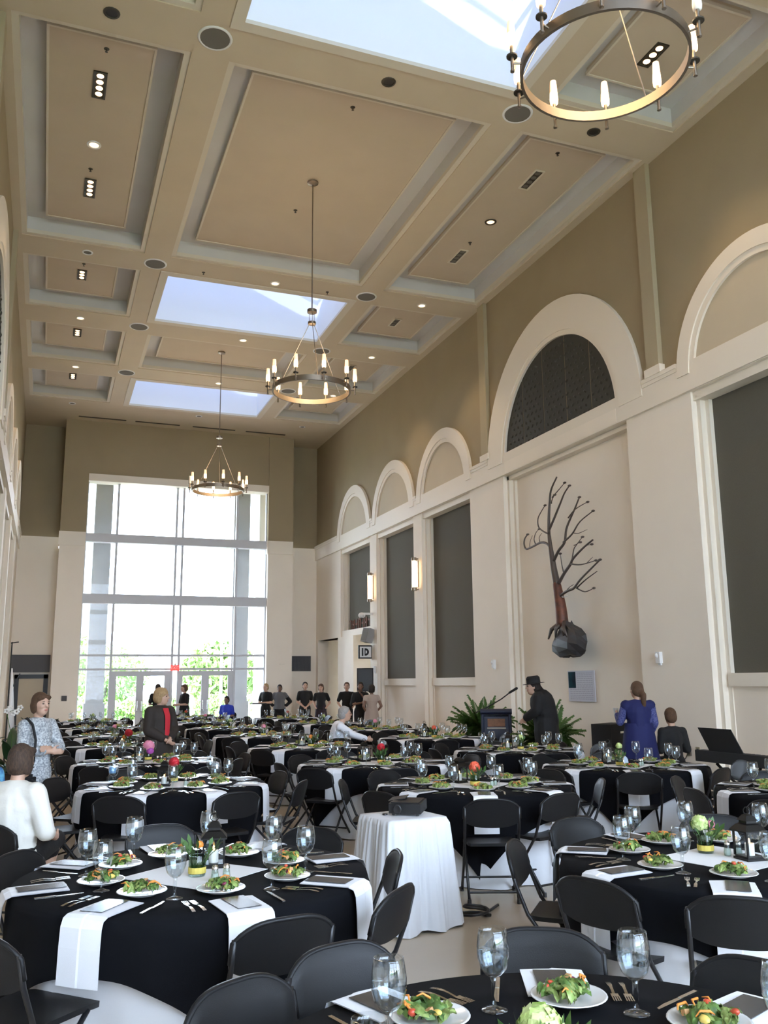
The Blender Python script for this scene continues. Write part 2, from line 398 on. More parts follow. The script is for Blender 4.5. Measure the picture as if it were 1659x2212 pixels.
for x0, x1 in ((0.2, 0.98), (7.12, 8.0)): MB().box(x0, x1, YBAY-0.015, YBAY+0.1, 0.0, 0.16).build('skirting', 'trim', wf)
win = structure(MB().box(1.0, 7.1, YBAY+0.12, YBAY+0.42, 6.36, 6.64).build('window_1', 'window_frame'))
MB().box(1.0, 7.1, YBAY+0.12, YBAY+0.42, 4.33, 4.64).build('transom', 'window_frame', win)
for z in (2.65, 2.2): MB().box(1.0, 7.1, YBAY+0.24, YBAY+0.34, z-0.035, z+0.035).build('transom', 'window_frame', win)
MX = [1.0, 2.0, 3.95, 4.17, 6.04, 7.1]
for x in MX: MB().box(x-0.035, x+0.035, YBAY+0.22, YBAY+0.36, 0, 8.4).build('mullion', 'window_frame', win)
ZR = [0.0, 2.2, 2.65, 4.33, 4.64, 6.36, 6.64, 8.4]
for i in range(len(MX)-1):
    for (z0, z1) in ((0.05, 2.17), (2.23, 2.62), (2.68, 4.33), (4.64, 6.36), (6.64, 8.4)):
        if i in (1, 3) and z0 < 1: continue
        MB().box(MX[i]+0.035, MX[i+1]-0.035, YBAY+0.285, YBAY+0.295, z0, z1).build('pane', 'window_glass', win)
for n, (g0, g1, a, b) in enumerate(((2.19, 2.83, 2.035, 2.99), (3.06, 3.73, 2.99, 3.915), (4.32, 4.95, 4.205, 5.10), (5.20, 5.84, 5.10, 6.005))):
    f = MB().box(a, g0, YBAY+0.26, YBAY+0.32, 0.01, 2.14).box(g1, b, YBAY+0.26, YBAY+0.32, 0.01, 2.14).box(g0, g1, YBAY+0.26, YBAY+0.32, 0.01, 0.25).box(g0, g1, YBAY+0.26, YBAY+0.32, 1.98, 2.14)
    d = structure(f.build('door_%d' % (n+1), 'window_frame'))
    MB().box(g0, g1, YBAY+0.285, YBAY+0.295, 0.25, 1.98).build('pane', 'window_glass', d)
    hx = g1+0.05 if n % 2 == 0 else g0-0.05
    MB().tube([(hx, YBAY+0.26, 0.85), (hx, YBAY+0.19, 0.87), (hx, YBAY+0.19, 1.18), (hx, YBAY+0.26, 1.20)], 0.014, 6).build('pull_handle', 'steel', d)
# dark framed door and grey panels on the recessed strips
d5 = structure(MB().box(-0.80, 0.02, YF-0.05, YF+0.01, 0.0, 1.96).build('door_5', 'tympanum'))
MB().box(-0.90, -0.76, YF-0.09, YF, 0, 2.06).box(-0.02, 0.12, YF-0.09, YF, 0, 2.06).box(-0.90, 0.12, YF-0.09, YF, 1.93, 2.06).build('door_frame', 'black', d5)
MB().tube([(-0.70, YF-0.06, 1.0), (-0.70, YF-0.13, 1.0), (-0.60, YF-0.13, 1.0)], 0.012, 6).build('door_handle', 'steel', d5)
tag(MB().box(-1.04, 0.15, YF-0.06, YF-0.005, 2.13, 2.69).box(-1.04, 0.15, YF-0.08, YF-0.05, 2.13, 2.16).box(-1.04, 0.15, YF-0.08, YF-0.05, 2.66, 2.69).build('wall_screen', 'grey_panel'), 'wide grey panel on the far wall above the dark framed door', 'wall panel')
t = thing('wall_vent', 'square grey louvred vent panel on the far wall at the right', 'vent', (8.62, YF, 2.39))
MB().box(-0.37, 0.37, -0.05, -0.005, -0.27, 0.27).build('backing', 'grey_panel', t)
for k in range(18): MB().box(-0.35+k*0.0395, -0.335+k*0.0395, -0.075, -0.05, -0.25, 0.25).build('slat', 'grey_panel', t)
# ---- back wall behind the camera with the hall's other window
m = MB(); m.box(XL-0.4, -0.5, YB-0.4, YB, 0, 11); m.box(8.6, XR+0.4, YB-0.4, YB, 0, 11); m.box(-0.5, 8.6, YB-0.4, YB, 8.4, 11)
wb = structure(m.build('wall_back', 'cream'))
w2 = structure(MB().box(-0.5, 8.6, YB-0.3, YB-0.1, 6.36, 6.64).box(-0.5, 8.6, YB-0.3, YB-0.1, 4.33, 4.64).box(-0.5, 8.6, YB-0.25, YB-0.15, 2.17, 2.23).build('window_2', 'window_frame'))
MX2 = [-0.5]+MX+[8.6]
for x in MX2: MB().box(x-0.035, x+0.035, YB-0.28, YB-0.14, 0, 8.4).build('mullion', 'window_frame', w2)
for i in range(len(MX2)-1): MB().box(MX2[i]+0.03, MX2[i+1]-0.03, YB-0.21, YB-0.20, 0, 8.4).build('pane', 'window_glass', w2)
# ---- small lobby behind the right-hand doorway
m = MB(); m.box(12.9, 13.1, 24.6, 31.8, 0, 3.4); m.box(9.6, 13.1, 24.6, 24.8, 0, 3.4)
m.box(9.6, 10.6, 31.4, 31.6, 0, 3.4); m.box(12.7, 13.0, 31.4, 31.6, 0, 3.4)
structure(m.build('wall_lobby', 'cream'))
w3 = structure(MB().box(10.6, 12.7, 31.44, 31.56, 2.98, 3.2).box(10.6, 12.7, 31.44, 31.56, 1.98, 2.04).box(11.62, 11.68, 31.44, 31.56, 0, 3.0).build('window_3', 'window_frame'))
for a, b in ((10.6, 11.62), (11.68, 12.7)): MB().box(a, b, 31.49, 31.50, 0, 3.0).build('pane', 'window_glass', w3)

# ================================================================== OUTSIDE
m = MB()
g = structure(MB().box(-60, 70, -40, 120, -0.5, -0.21).build('ground', mat('lawn', (0.10, 0.20, 0.04), 0.9, col2=(0.20, 0.30, 0.07), vscale=0.4)))
structure(MB().box(-14, 22, 31.6, 46, -0.21, -0.02).build('pavement', mat('paving', (0.55, 0.50, 0.45), 0.9, var=0.05, vscale=0.6)))
structure(MB().box(-14, 22, -14, -2.1, -0.21, -0.02).build('pavement_back', 'paving'))
structure(MB().box(1.2, 6.9, 33.2, 37.5, -0.02, 0.0).build('brick_walk', mat('brick_walk', (0.50, 0.22, 0.16), 0.9, var=0.1, vscale=3)))
structure(MB().box(-40, 50, 54, 61, -0.21, -0.15).build('road', mat('road', (0.50, 0.49, 0.48), 0.9)))
mat('stone', (0.40, 0.40, 0.41), 0.8, var=0.04, vscale=2); mat('stone_light', (0.66, 0.64, 0.64), 0.7)
for i, x in enumerate((1.61, 6.49)):
    t = thing('portico_pier', ('grey square pier outside the left window panes', 'grey square pier outside the right window panes')[i], 'pier', (x, 31.95, 0), group='piers outside the entrance window')
    MB().box(-0.29, 0.29, -0.29, 0.29, 0.0, 9.9).build('shaft', 'stone', t); MB().box(-0.34, 0.34, -0.34, 0.34, -0.2, 1.1).build('plinth', 'stone', t)
    MB().box(-0.36, 0.36, -0.36, 0.36, 9.5, 9.95).build('capital', 'stone', t)
for i, x in enumerate((8.35, -0.25)):
    t = thing('round_column', ('pale round column outside behind the right window strip', 'pale round column outside hidden left of the entrance window')[i], 'column', (x, 36.0, 0), group='round portico columns')
    MB().lathe([(0.40, 0.15), (0.38, 2.0), (0.36, 5.0), (0.33, 9.5)], 20).build('shaft', 'stone_light', t, smooth=True)
    MB().lathe([(0.5, -0.05), (0.5, 0.1), (0.43, 0.2)], 20).build('base', 'stone_light', t); MB().lathe([(0.33, 9.4), (0.46, 9.7), (0.46, 9.9)], 20).build('capital', 'stone_light', t)
    for z in (2.4, 4.8, 7.2): MB().lathe([(0.385-0.005*z, z), (0.39-0.005*z, z+0.02)], 20).build('joint', 'stone', t)
structure(MB().box(-0.9, 9.0, 31.65, 36.6, 9.95, 10.6).build('portico_roof', 'stone_light'))
structure(MB().box(-0.9, 9.0, -5.5, -2.05, 9.0, 9.6).build('roof_sun_blocker', 'stone_light'))  # unseen slab added behind the camera to shade the back window from sun
structure(MB().box(-3.2, -2.6, -14, -2.0, 0, 12).build('wall_sun_blocker', 'stone_light'))  # unseen wall added to block low sun coming from the left rear
mat('sun_leaf', (0.20, 0.32, 0.10), 0.6, col2=(0.34, 0.46, 0.16), vscale=0.7); mat('bark', (0.12, 0.08, 0.05), 0.9)
def crown(r, n, seed, size=0.35):
    rnd = random.Random(seed); q = MB()
    for _ in range(n):
        while True:
            p = Vector((rnd.uniform(-1,1), rnd.uniform(-1,1), rnd.uniform(-1,1)))
            if 0.35 < p.length < 1: break
        p = Vector((p.x*r[0], p.y*r[1], p.z*r[2]))
        M = Euler((rnd.uniform(0,6.3), rnd.uniform(0,6.3), rnd.uniform(0,6.3))).to_matrix(); s = size*rnd.uniform(0.6, 1.3); b = len(q.v)
        for c in ((-.5,0,0),(0,-.28,.05),(.5,0,0),(0,.28,.05)): q.v.append(tuple(p + M @ (Vector(c)*s)))
        q.f.append((b, b+1, b+2, b+3))
    return q
trees = [(-0.5, 62, 5.6, (4.6, 3.5, 2.6), 'broad green tree outside behind the left window panes'), (11.0, 60, 4.2, (2.6, 2.4, 2.2), 'bright green tree outside behind the right door'),
         (14.2, 54, 4.6, (2.0, 2.2, 2.4), 'tall bright tree outside behind the right window strip'), (-9, 70, 5.5, (5, 4, 3), 'green tree outside at the far left edge of the entrance window'), (5.0, 84, 4.5, (4, 3, 2.6), 'distant green tree outside behind the middle doors'),
         (17, 46, 5.0, (3.0, 3.0, 3.6), 'leafy tree outside the doorway beside the loudspeaker')]
for i, (x, y, h, r, lab) in enumerate(trees):
    t = thing('tree', lab, 'tree', (x, y, -0.21), group='trees outside')
    MB().tube([(0,0,0), (0.1,0,h*0.4), (0,0.1,h*0.7)], [0.28, 0.2, 0.1], 8).build('trunk', 'bark', t)
    c = crown(r, 2600, i, 0.5).build('foliage', 'sun_leaf', t, recalc=False); c.location = (0, 0, h*0.62); tag(c, kind='stuff')
for i, (x, y, s, lab) in enumerate(((2.2, 47, 1.0, 'clipped green bush outside the leftmost glass door'), (4.3, 48, 0.9, 'clipped green bush outside the second glass door'), (6.0, 47, 1.1, 'clipped green bush outside the third glass door'), (8.2, 46, 1.2, 'clipped green bush outside the rightmost glass door'), (-1.0, 50, 1.2, 'clipped green bush outside left of the entrance doors'), (10.8, 44, 1.4, 'rounded green bush outside the right window strip'), (15.2, 40, 2.2, 'tall green bush outside the side doorway'))):
    t = thing('bush', lab, 'bush', (x, y, -0.21), group='bushes outside')
    c = crown((1.0*s, 0.8*s, 0.62*s), 900, 40+i, 0.22).build('foliage', 'sun_leaf', t, recalc=False); c.location = (0, 0, 0.6*s); tag(c, kind='stuff')
    MB().tube([(0,0,0), (0,0,0.5*s)], 0.05, 6).build('stem', 'bark', t)
mat('pole_white', (0.8, 0.8, 0.82), 0.4); mat('flag_cloth', (0.10, 0.08, 0.28), 0.8, col2=(0.6, 0.15, 0.18), vscale=2)
t = thing('flagpole', 'white flagpole with a drooping dark flag outside the upper window', 'flagpole', (9.6, 52, -0.21))
MB().tube([(0,0,0), (0,0,17)], [0.09, 0.05], 8).build('pole', 'pole_white', t)
MB().grid(lambda u, v: (-1.3*u, 0.12*math.sin(u*9+v*3), 16.6-1.5*v-1.0*u*u), 10, 6).build('flag', 'flag_cloth', t, smooth=True)
NOCHAIR = {(12, 6), (12, 3), (5, 3), (0, 6), (2, 4), (2, 5), (2, 6), (2, 7)}
CHADJ = {(0,0): (-.08, 0.03, .05), (0,1): (-.10, -.20, .1), (0,2): (-.20, -.15, -.2), (0,3): (-.05, -.12, 0), (0,4): (.10, -.10, 0), (0,5): (-.14, -.04, .1), (0,7): (.08, -.12, 0),
         (2,0): (-.18, .12, 0), (2,1): (-.06, .02, -.1), (2,2): (-.05, -.17, .09), (2,3): (-.12, -.50, -.12),
         (1,0): (-.18, 0, 0), (1,7): (-.16, .15, .12), (1,5): (.02, 0, 0), (1,6): (-.12, .08, -.1),
         (3,0): (.10, 0, 0), (3,1): (-.06, -.28, .1)}
LANP = {0: (0.12, 0.14), 1: (0.09, -0.08), 2: (-0.15, -0.35), 8: (-.12, -.1), 4: (-.1, -.1)}
SHKP = {0: ((.06, -.24), (.12, -.23)), 1: ((.05, .05), (.11, .03)), 2: ((-.30, -.30), (-.36, -.25))}
POSYP = {0: (0.0, -0.06), 1: (0.0, 0.17), 2: (-0.13, -0.01), 5: (-0.1, -0.05), 3: (-.05, -.1), 7: (.04, -.12), 8: (.02, .18), 4: (.03, .2)}
# ================================================================== CEILING FIXTURES
def down(v): return v
for i, (x, y) in enumerate(((1.68, 10.74), (1.68, 17.8), (1.69, 21.35), (1.68, 24.85), (6.40, 10.76), (6.42, 17.83), (6.43, 21.42), (6.42, 24.92))):
    row = ['front', 'second', 'third', 'farthest'][i % 4]; side = 'left' if i < 4 else 'right'
    t = thing('ceiling_speaker', 'round grey ceiling speaker, %s one on the %s ceiling beam' % (row, side), 'speaker', (x, y, ZC), group='round ceiling speakers')
    MB().lathe([(0.0, -0.012), (0.20, -0.012), (0.205, -0.006)], 24).build('grille', 'speaker_grille', t)
    MB().lathe([(0.20, -0.008), (0.215, -0.018), (0.235, -0.010), (0.24, 0.0)], 24).build('rim', 'white_plastic', t, smooth=True)
dl = [(0.32, 10.74, ZC, 0, 'front'), (4.24, 10.76, ZC, 0, 'front'), (7.79, 10.75, ZC, 0, 'front'), (0.32, 17.75, ZC, 1, 'second'), (4.28, 17.86, ZC, 2, 'second'), (7.81, 17.85, ZC, 2, 'second'),
      (0.31, 21.28, ZC, 2, 'third'), (4.30, 21.37, ZC, 2, 'third'), (7.85, 21.42, ZC, 2, 'third'), (0.31, 24.83, ZC, 2, 'fourth'), (4.31, 24.91, ZC, 2, 'fourth'), (7.85, 24.9, ZC, 2, 'fourth'),
      (0.32, 28.3, ZC, 1, 'farthest'), (4.29, 28.39, ZC, 1, 'farthest'), (7.86, 28.48, ZC, 1, 'farthest')]
for x, y, z, on, row in dl:
    side = 'left' if x < 2 else ('middle' if x < 6 else 'right')
    t = thing('downlight', 'small round %s downlight, %s part of the %s cross beam' % (('dark', 'unlit', 'glowing')[on], side, row), 'downlight', (x, y, z), group='round recessed downlights')
    MB().lathe([(0.075, 0.0), (0.08, -0.014), (0.105, -0.012), (0.11, 0.0)], 16).build('rim', 'dark_metal' if on == 0 else 'white_plastic', t)
    MB().lathe([(0.0, -0.004), (0.078, -0.004)], 16).build('lens', ('black', 'speaker_grille', 'lamp_on')[on], t)
for x, lab, lens in ((0.26, 'glowing round downlight in the long left ceiling coffer', 'lamp_on'), (7.77, 'dark rimmed round downlight in the long right ceiling coffer', 'lamp_dim')):
    t = thing('downlight', lab, 'downlight', (x, 14.27, ZC+0.26), group='round recessed downlights')
    MB().lathe([(0.075, 0.0), (0.08, -0.014), (0.115, -0.012), (0.12, 0.0)], 16).build('rim', 'white_plastic' if lens == 'lamp_on' else 'dark_metal', t)
    MB().lathe([(0.0, -0.004), (0.078, -0.004)], 16).build('lens', lens, t)
def multi(x, y, n, on, lab):
    t = thing('multi_downlight', lab, 'downlight', (x, y, ZC+0.26), group='rectangular multi lamp downlights')
    L = 0.145*n
    MB().ring([(-0.07,-L/2),(0.07,-L/2),(0.07,L/2),(-0.07,L/2)], [(-0.10,-L/2-.03),(0.10,-L/2-.03),(0.10,L/2+.03),(-0.10,L/2+.03)], lambda u,v,d:(u,v,d), -0.02, 0.0, True).build('frame', 'dark_metal' if on else 'ceiling_trim', t)
    MB().box(-0.07, 0.07, -L/2, L/2, -0.008, -0.002).build('backing', 'dark_metal', t)
    for k in range(n): MB().lathe([(0, -0.012), (0.052, -0.012), (0.055, -0.006)], 12, (0, -L/2+0.0725+0.145*k, 0)).build('lamp', 'lamp_on' if on else 'speaker_grille', t)
for x, y, n, on, lab in ((0.26, 12.65, 4, 1, 'lit four lamp downlight, nearer in the long left coffer'), (0.26, 15.68, 4, 1, 'lit four lamp downlight, farther in the long left coffer'),
        (7.77, 12.67, 4, 0, 'unlit four lamp downlight, nearer in the long right coffer'), (7.78, 15.8, 4, 0, 'unlit four lamp downlight, farther in the long right coffer'),
        (0.26, 19.41, 3, 1, 'lit lamp strip in the left coffer beside the middle skylight'), (0.28, 22.91, 3, 1, 'lit lamp strip in the left coffer between the skylights'), (0.27, 26.43, 3, 1, 'lit lamp strip in the farthest left coffer'),
        (7.80, 19.55, 3, 0, 'unlit lamp strip in the right coffer beside the middle skylight'), (7.79, 23.05, 3, 0, 'unlit lamp strip in the right coffer between the skylights'), (7.80, 26.48, 3, 0, 'unlit lamp strip in the farthest right coffer'), (7.78, 9.2, 3, 1, 'lit lamp strip above the nearest chandelier')):
    multi(x, y, n, on, lab)
for x, y, z, lab in ((0.31, 11.81, 10.69, 'near end of the long left coffer'), (0.24, 15.04, 10.69, 'far end of the long left coffer'), (4.05, 11.84, 10.69, 'near end of the large middle coffer'), (4.01, 15.16, 10.69, 'far end of the large middle coffer'), (7.78, 11.8, 10.69, 'near end of the long right coffer'), (7.76, 15.17, 10.69, 'far end of the long right coffer'),
        (0.28, 18.86, 10.69, 'left coffer beside the middle skylight'), (5.5, 17.9, ZC, 'beam in front of the middle skylight at the right'), (2.7, 17.86, ZC, 'beam in front of the middle skylight at the left'), (7.9, 7.95, 10.69, 'coffer above the nearest chandelier')):
    t = thing('sprinkler', 'tiny dark sprinkler head, ' + lab, 'sprinkler', (x, y, z), group='ceiling sprinkler heads')
    MB().lathe([(0.0, -0.005), (0.035, -0.005), (0.04, 0.0)], 10).build('escutcheon', 'dark_metal', t); MB().lathe([(0.0, -0.05), (0.022, -0.048), (0.008, -0.04), (0.008, -0.005)], 8).build('head', 'dark_metal', t)
# ---- chandeliers
def chandelier(loc, lab, off=(), canopy=ZC+0.255):
    x, y, zr = loc
    t = thing('ring_chandelier', lab, 'chandelier', (x, y, zr), group='candle ring chandeliers')
    H = canopy - zr
    MB().lathe([(0.0, H), (0.10, H), (0.10, H-0.03), (0.03, H-0.06), (0.0, H-0.06)], 20).build('canopy', 'nickel', t, smooth='auto')
    MB().tube([(0,0,H-0.05), (0,0,1.46)], 0.011, 8).build('rod', 'nickel', t)
    MB().lathe([(0, 1.49), (0.085, 1.485), (0.085, 1.43), (0, 1.42)], 18).build('hub', 'nickel', t, smooth='auto')
    MB().lathe([(0, 1.26), (0.07, 1.255), (0.07, 1.21), (0, 1.20)], 18).build('hub', 'nickel', t, smooth='auto')
    for k in range(3):
        a = k*2*PI/3+0.4; MB().tube([(0.05*math.cos(a), 0.05*math.sin(a), 1.43), (0.05*math.cos(a), 0.05*math.sin(a), 1.25)], 0.005, 6).build('link', 'nickel', t)
        MB().tube([(0.05*math.cos(a), 0.05*math.sin(a), 1.22), (0.66*math.cos(a), 0.66*math.sin(a), 0.04)], 0.006, 6).build('suspension_rod', 'nickel', t)
    circ = lambda r: [(r*math.cos(2*PI*i/56), r*math.sin(2*PI*i/56)) for i in range(56)]
    MB().ring(circ(0.655), circ(0.68), lambda u,v,d:(u,v,d), -0.045, 0.045, True).build('ring', 'nickel', t, smooth='auto')
    for k in range(10):
        a = 2*PI*k/10+0.31; ca, sa = math.cos(a), math.sin(a); R = 0.755
        arm = MB().tube([(0.66*ca, 0.66*sa, 0), (R*ca, R*sa, 0)], 0.008, 6).tube([(R*ca, R*sa, -0.07), (R*ca, R*sa, 0.16)], [0.013, 0.015], 8).lathe([(0, -0.085), (0.018, -0.08), (0.018, -0.065), (0.012, -0.06)], 8, (R*ca, R*sa, 0)).build('candle_arm', 'nickel', t)
        MB().lathe([(0.0, 0.055), (0.045, 0.055), (0.045, 0.068), (0.0, 0.07)], 14, (R*ca, R*sa, 0)).build('drip_cup', 'dark_metal', arm)
        lit = k not in off
        MB().lathe([(0.0, 0.155), (0.034, 0.16), (0.038, 0.20), (0.034, 0.27)], 12, (R*ca, R*sa, 0)).build('candle_glass', 'flame_core' if lit else 'frost', arm, smooth=True)
        MB().lathe([(0.034, 0.27), (0.031, 0.33), (0.027, 0.385), (0.0, 0.388)], 12, (R*ca, R*sa, 0)).build('candle_tip', 'flame_glass' if lit else 'frost', arm, smooth=True)
    l = bpy.data.lights.new('chandelier_glow', 'POINT'); l.energy = 100; l.color = (1.0, 0.68, 0.38); l.shadow_soft_size = 0.6
    lo = bpy.data.objects.new('chandelier_glow', l); COL.objects.link(lo); lo.parent = t; lo.location = (0, 0, 0.55)
chandelier((4.05, 14.10, 6.72), 'candle ring chandelier hanging in front of the middle skylight')
chandelier((4.05, 23.06, 6.80), 'farthest candle ring chandelier, hanging before the entrance window', off=(4,))
chandelier((3.98, 5.30, 6.66), 'nearest candle ring chandelier at the top right, partly cropped', off=(8,))
for x, y in ((0.28, 14.2), (0.28, 20), (0.28, 23), (0.3, 26.4), (4.28, 17.8), (4.3, 24.9), (7.8, 9.2), (7.8, 17.9), (7.85, 21.4)):
    l = bpy.data.lights.new('downlight_glow', 'SPOT'); l.energy = 170; l.color = (1.0, 0.72, 0.42); l.spot_size = 1.5; l.spot_blend = 0.6; l.shadow_soft_size = 0.08
    lo = bpy.data.objects.new('downlight_glow', l); COL.objects.link(lo); lo.location = (x, y, ZC-0.06)
# ---- wall sconces
for y, lab in ((21.6, 'glowing tube wall sconce between the two nearer dark panels'), (25.1, 'glowing tube wall sconce beside the farthest dark panel')):
    t = thing('wall_sconce', lab, 'wall lamp', (XR, y, 4.1), group='tube wall sconces')
    MB().box(-0.03, 0, -0.05, 0.05, 0.1, 0.8).build('back_plate', 'nickel', t)
    MB().lathe([(0.0, 0.06), (0.06, 0.06), (0.06, 0.84), (0.0, 0.84)], 16, (-0.12, 0, 0)).build('glass_tube', mat('sconce_glow', (1,.9,.75), 0.4, emit=(1.0, 0.70, 0.40), estr=7.0), t, smooth='auto')
    for z in (0.0, 0.80): MB().lathe([(0, z), (0.075, z), (0.078, z+0.05), (0.07, z+0.09), (0, z+0.09)], 16, (-0.12, 0, 0)).build('end_cap', 'nickel', t, smooth='auto')
    for z in (0.03, 0.85): MB().box(-0.12, 0, -0.02, 0.02, z-0.01, z+0.02).build('bracket', 'nickel', t)

# ================================================================== TABLES
RT, ZT = 0.90, 0.755
TABLES = [ # x, y, seat offset (deg), cloth corner (deg), detail, phrase
 (0.80, 4.93, -84, -82, 3, 'front left table'),
 (3.60, 4.15, -129, -107, 3, 'front right table'),
 (1.30, 2.03, 20, 10, 3, 'cropped table at the bottom'),
 (3.92, 7.90, -111, -114, 2, 'centre table with the coral flower'),
 (1.25, 9.20, -73, -60, 2, 'left table with the water bottle'),
 (6.35, 8.90, -118, -127, 2, 'right table before the woman in blue'),
 (6.50, 6.20, -150, -95, 2, 'right edge table below the keyboard'),
 (3.85, 10.50, -95, -65, 2, 'centre table with the dark red flower'),
 (1.30, 11.95, -80, -50, 2, 'left table with the pink flower'),
 (6.42, 11.50, -100, -75, 2, 'right table before the man in the hat'),
 (1.30, 15.10, -95, -60, 1, 'left table with the red flowers'),
 (3.88, 13.50, -90, -65, 1, 'centre table beside the man in white'),
 (6.42, 14.55, -105, -70, 1, 'right table before the fern'),
 (1.30, 18.10, -90, -40, 1, 'fourth table back in the left row'),
 (3.88, 16.70, -80, -60, 1, 'fourth table back in the centre row'),
 (6.42, 17.55, -100, -70, 1, 'fourth table back in the right row'),
 (1.28, 21.40, -95, -50, 0, 'fifth table back in the left row'),
 (3.85, 19.75, -90, -60, 0, 'fifth table back in the centre row'),
 (6.30, 20.80, -85, -70, 0, 'fifth table back in the right row'),
 (1.25, 25.20, -90, -60, 0, 'last table of the left row'),
 (3.85, 23.00, -95, -50, 0, 'sixth table back in the centre row'),
 (6.30, 24.20, -80, -70, 0, 'sixth table back in the right row'),
 (3.85, 26.30, -85, -60, 0, 'last table of the centre row'),
]
SEATS = ['near', 'near right', 'right', 'far right', 'far', 'far left', 'left', 'near left']
def seat_name(tx, ty, ang):
    d = math.degrees(math.atan2(-ty, -tx)); k = round(((ang-d) % 360)/45) % 8
    return SEATS[k]
# ---- prototypes -----------------------------------------------------------
def table_proto():
    t = thing('round_table', '', 'table'); MB().lathe([(0, ZT-0.04), (RT-0.03, ZT-0.04), (RT-0.025, ZT-0.016), (0, ZT-0.016)], 40).build('tabletop', 'crouton', t)
    for k in range(4):
        a = k*PI/2+0.6; MB().tube([(0.55*math.cos(a), 0.55*math.sin(a), 0.0), (0.5*math.cos(a), 0.5*math.sin(a), ZT-0.03)], 0.016, 6).build('leg', 'chair_metal', t)
    return Proto(t)
TBL = table_proto()
def white_cloth(seed):
    rnd = random.Random(seed); ph = [rnd.uniform(0, 6.3) for _ in range(4)]
    prof = [(0.0, ZT-0.006), (0.5, ZT-0.006), (RT-0.02, ZT-0.006)]
    def fn(u, v):
        a = 2*PI*u
        if v <= 0.2: r = (RT-0.005)*v/0.2; return (r*math.cos(a), r*math.sin(a), ZT-0.006)
        t = (v-0.2)/0.8
        fold = 0.5*math.sin(9*a+ph[0])+0.5*math.sin(14*a+ph[1])*math.sin(3*a+ph[2])
        r = RT+0.004-0.06*min(1, t*3)+t*(0.03+0.075*fold)
        return (r*math.cos(a), r*math.sin(a), (ZT-0.012)*(1-t)+0.008)
    return MB().grid(fn, 120, 10, True)
def overlay(seed, s=1.135):
    rnd = random.Random(seed+50); ph = [rnd.uniform(0, 6.3) for _ in range(4)]
    def fn(u, v):
        a = 2*PI*u; c = max(abs(math.cos(a)), abs(math.sin(a))); rm = s/c
        cor = max(0.0, (rm-s)/(s*0.4142))                    # 0 at a side, 1 at a corner
        if v <= 0.25: r = RT*v/0.25; return (r*math.cos(a), r*math.sin(a), ZT)
        t = (v-0.25)/0.75; h = (rm-RT)*t
        fold = math.sin(12*a+ph[0])*0.5+math.sin(20*a+ph[1])*0.5
        rr = RT+0.012*min(1, t*6)+0.008*t+0.010*fold*min(1, h/0.25)+0.07*cor**2*max(0, min(1, (h-0.30)/0.3))*math.sin(8*(a-PI/4*round(a/(PI/4)))+ph[2])
        drop = min(h, ZT-0.03) if h > 0.02 else h*0.6
        return (rr*math.cos(a), rr*math.sin(a), ZT-drop)
    return MB().grid(fn, 160, 16, True)
WC = [white_cloth(i).mesh('floor_length_tablecloth', 'white_cloth', True) for i in range(3)]
OV = [overlay(i).mesh('overlay_cloth', 'black_cloth', True) for i in range(3)]
def napkin_mesh(L):
    pts = [(-0.235, 0.004), (-0.10, 0.004), (-0.02, 0.004), (0.025, 0.003), (0.052, -0.008), (0.066, -0.04), (0.072, -0.12), (0.074, -0.20), (0.076, -L)]
    q = MB(); n = len(pts); W = 0.105; cols = [(-W, 0.0), (-W*0.5, 0.002), (-0.006, 0.003), (0.004, 0.0055), (W*0.5, 0.003), (W, 0.0)]
    for side in (0, 1):
        b = len(q.v)
        for (y, z) in pts:
            for (x, e) in cols:
                k = e if side == 0 else -0.003
                hang = z < -0.03
                q.v.append((x*(1+0.06*(hang and -z or 0)), y+(k if hang else 0), z+(0 if hang else k)))
        for j in range(n-1):
            for i in range(len(cols)-1):
                f = (b+j*6+i, b+j*6+i+1, b+(j+1)*6+i+1, b+(j+1)*6+i); q.f.append(f if side == 0 else f[::-1])
    return q.mesh('napkin', 'napkin', False)
NAPK = [napkin_mesh(0.30), napkin_mesh(0.27), napkin_mesh(0.33)]
CARD = MB().box(-0.055, 0.055, -0.11, 0.11, 0, 0.002).mesh('menu_card', 'card')
def fork_mesh():
    q = MB()
    q.grid(lambda u, v: ((u-0.5)*(0.016 if v < 0.5 else 0.009+0.006*abs(v-0.75)), -0.10+0.12*v, 0.004+0.006*math.sin(v*PI)), 2, 6)
    q.box(-0.012, 0.012, 0.02, 0.045, 0.005, 0.008)
    for k in range(4): x = -0.0105+0.007*k; q.box(x-0.002, x+0.002, 0.045, 0.088, 0.006, 0.009)
    return q.mesh('fork', 'steel')
def knife_mesh():
    q = MB(); q.box(-0.007, 0.007, -0.115, -0.02, 0.002, 0.008)
    q.prism([(-0.006,-0.02),(0.008,-0.02),(0.010,0.06),(0.004,0.105),(-0.006,0.11)], lambda u,v,d:(u,v,d), 0.003, 0.006); return q.mesh('knife', 'steel')
FORK, KNIFE = fork_mesh(), knife_mesh()
BOWL = MB().lathe([(0.006, 0.092), (0.024, 0.100), (0.040, 0.118), (0.049, 0.150), (0.050, 0.180), (0.046, 0.210), (0.042, 0.232), (0.0405, 0.233), (0.0445, 0.209), (0.0485, 0.180), (0.0475, 0.150), (0.0385, 0.119), (0.022, 0.102), (0.0, 0.097)], 20).mesh('bowl', 'goblet_glass', True)
STEM = MB().lathe([(0.0, 0.095), (0.011, 0.094), (0.008, 0.080), (0.0095, 0.06), (0.007, 0.03), (0.009, 0.012), (0.0, 0.010)], 12).mesh('stem', 'goblet_glass', True)
FOOT = MB().lathe([(0.0, 0.014), (0.010, 0.012), (0.038, 0.004), (0.040, 0.001), (0.0, 0.0)], 18).mesh('foot', 'goblet_glass', True)
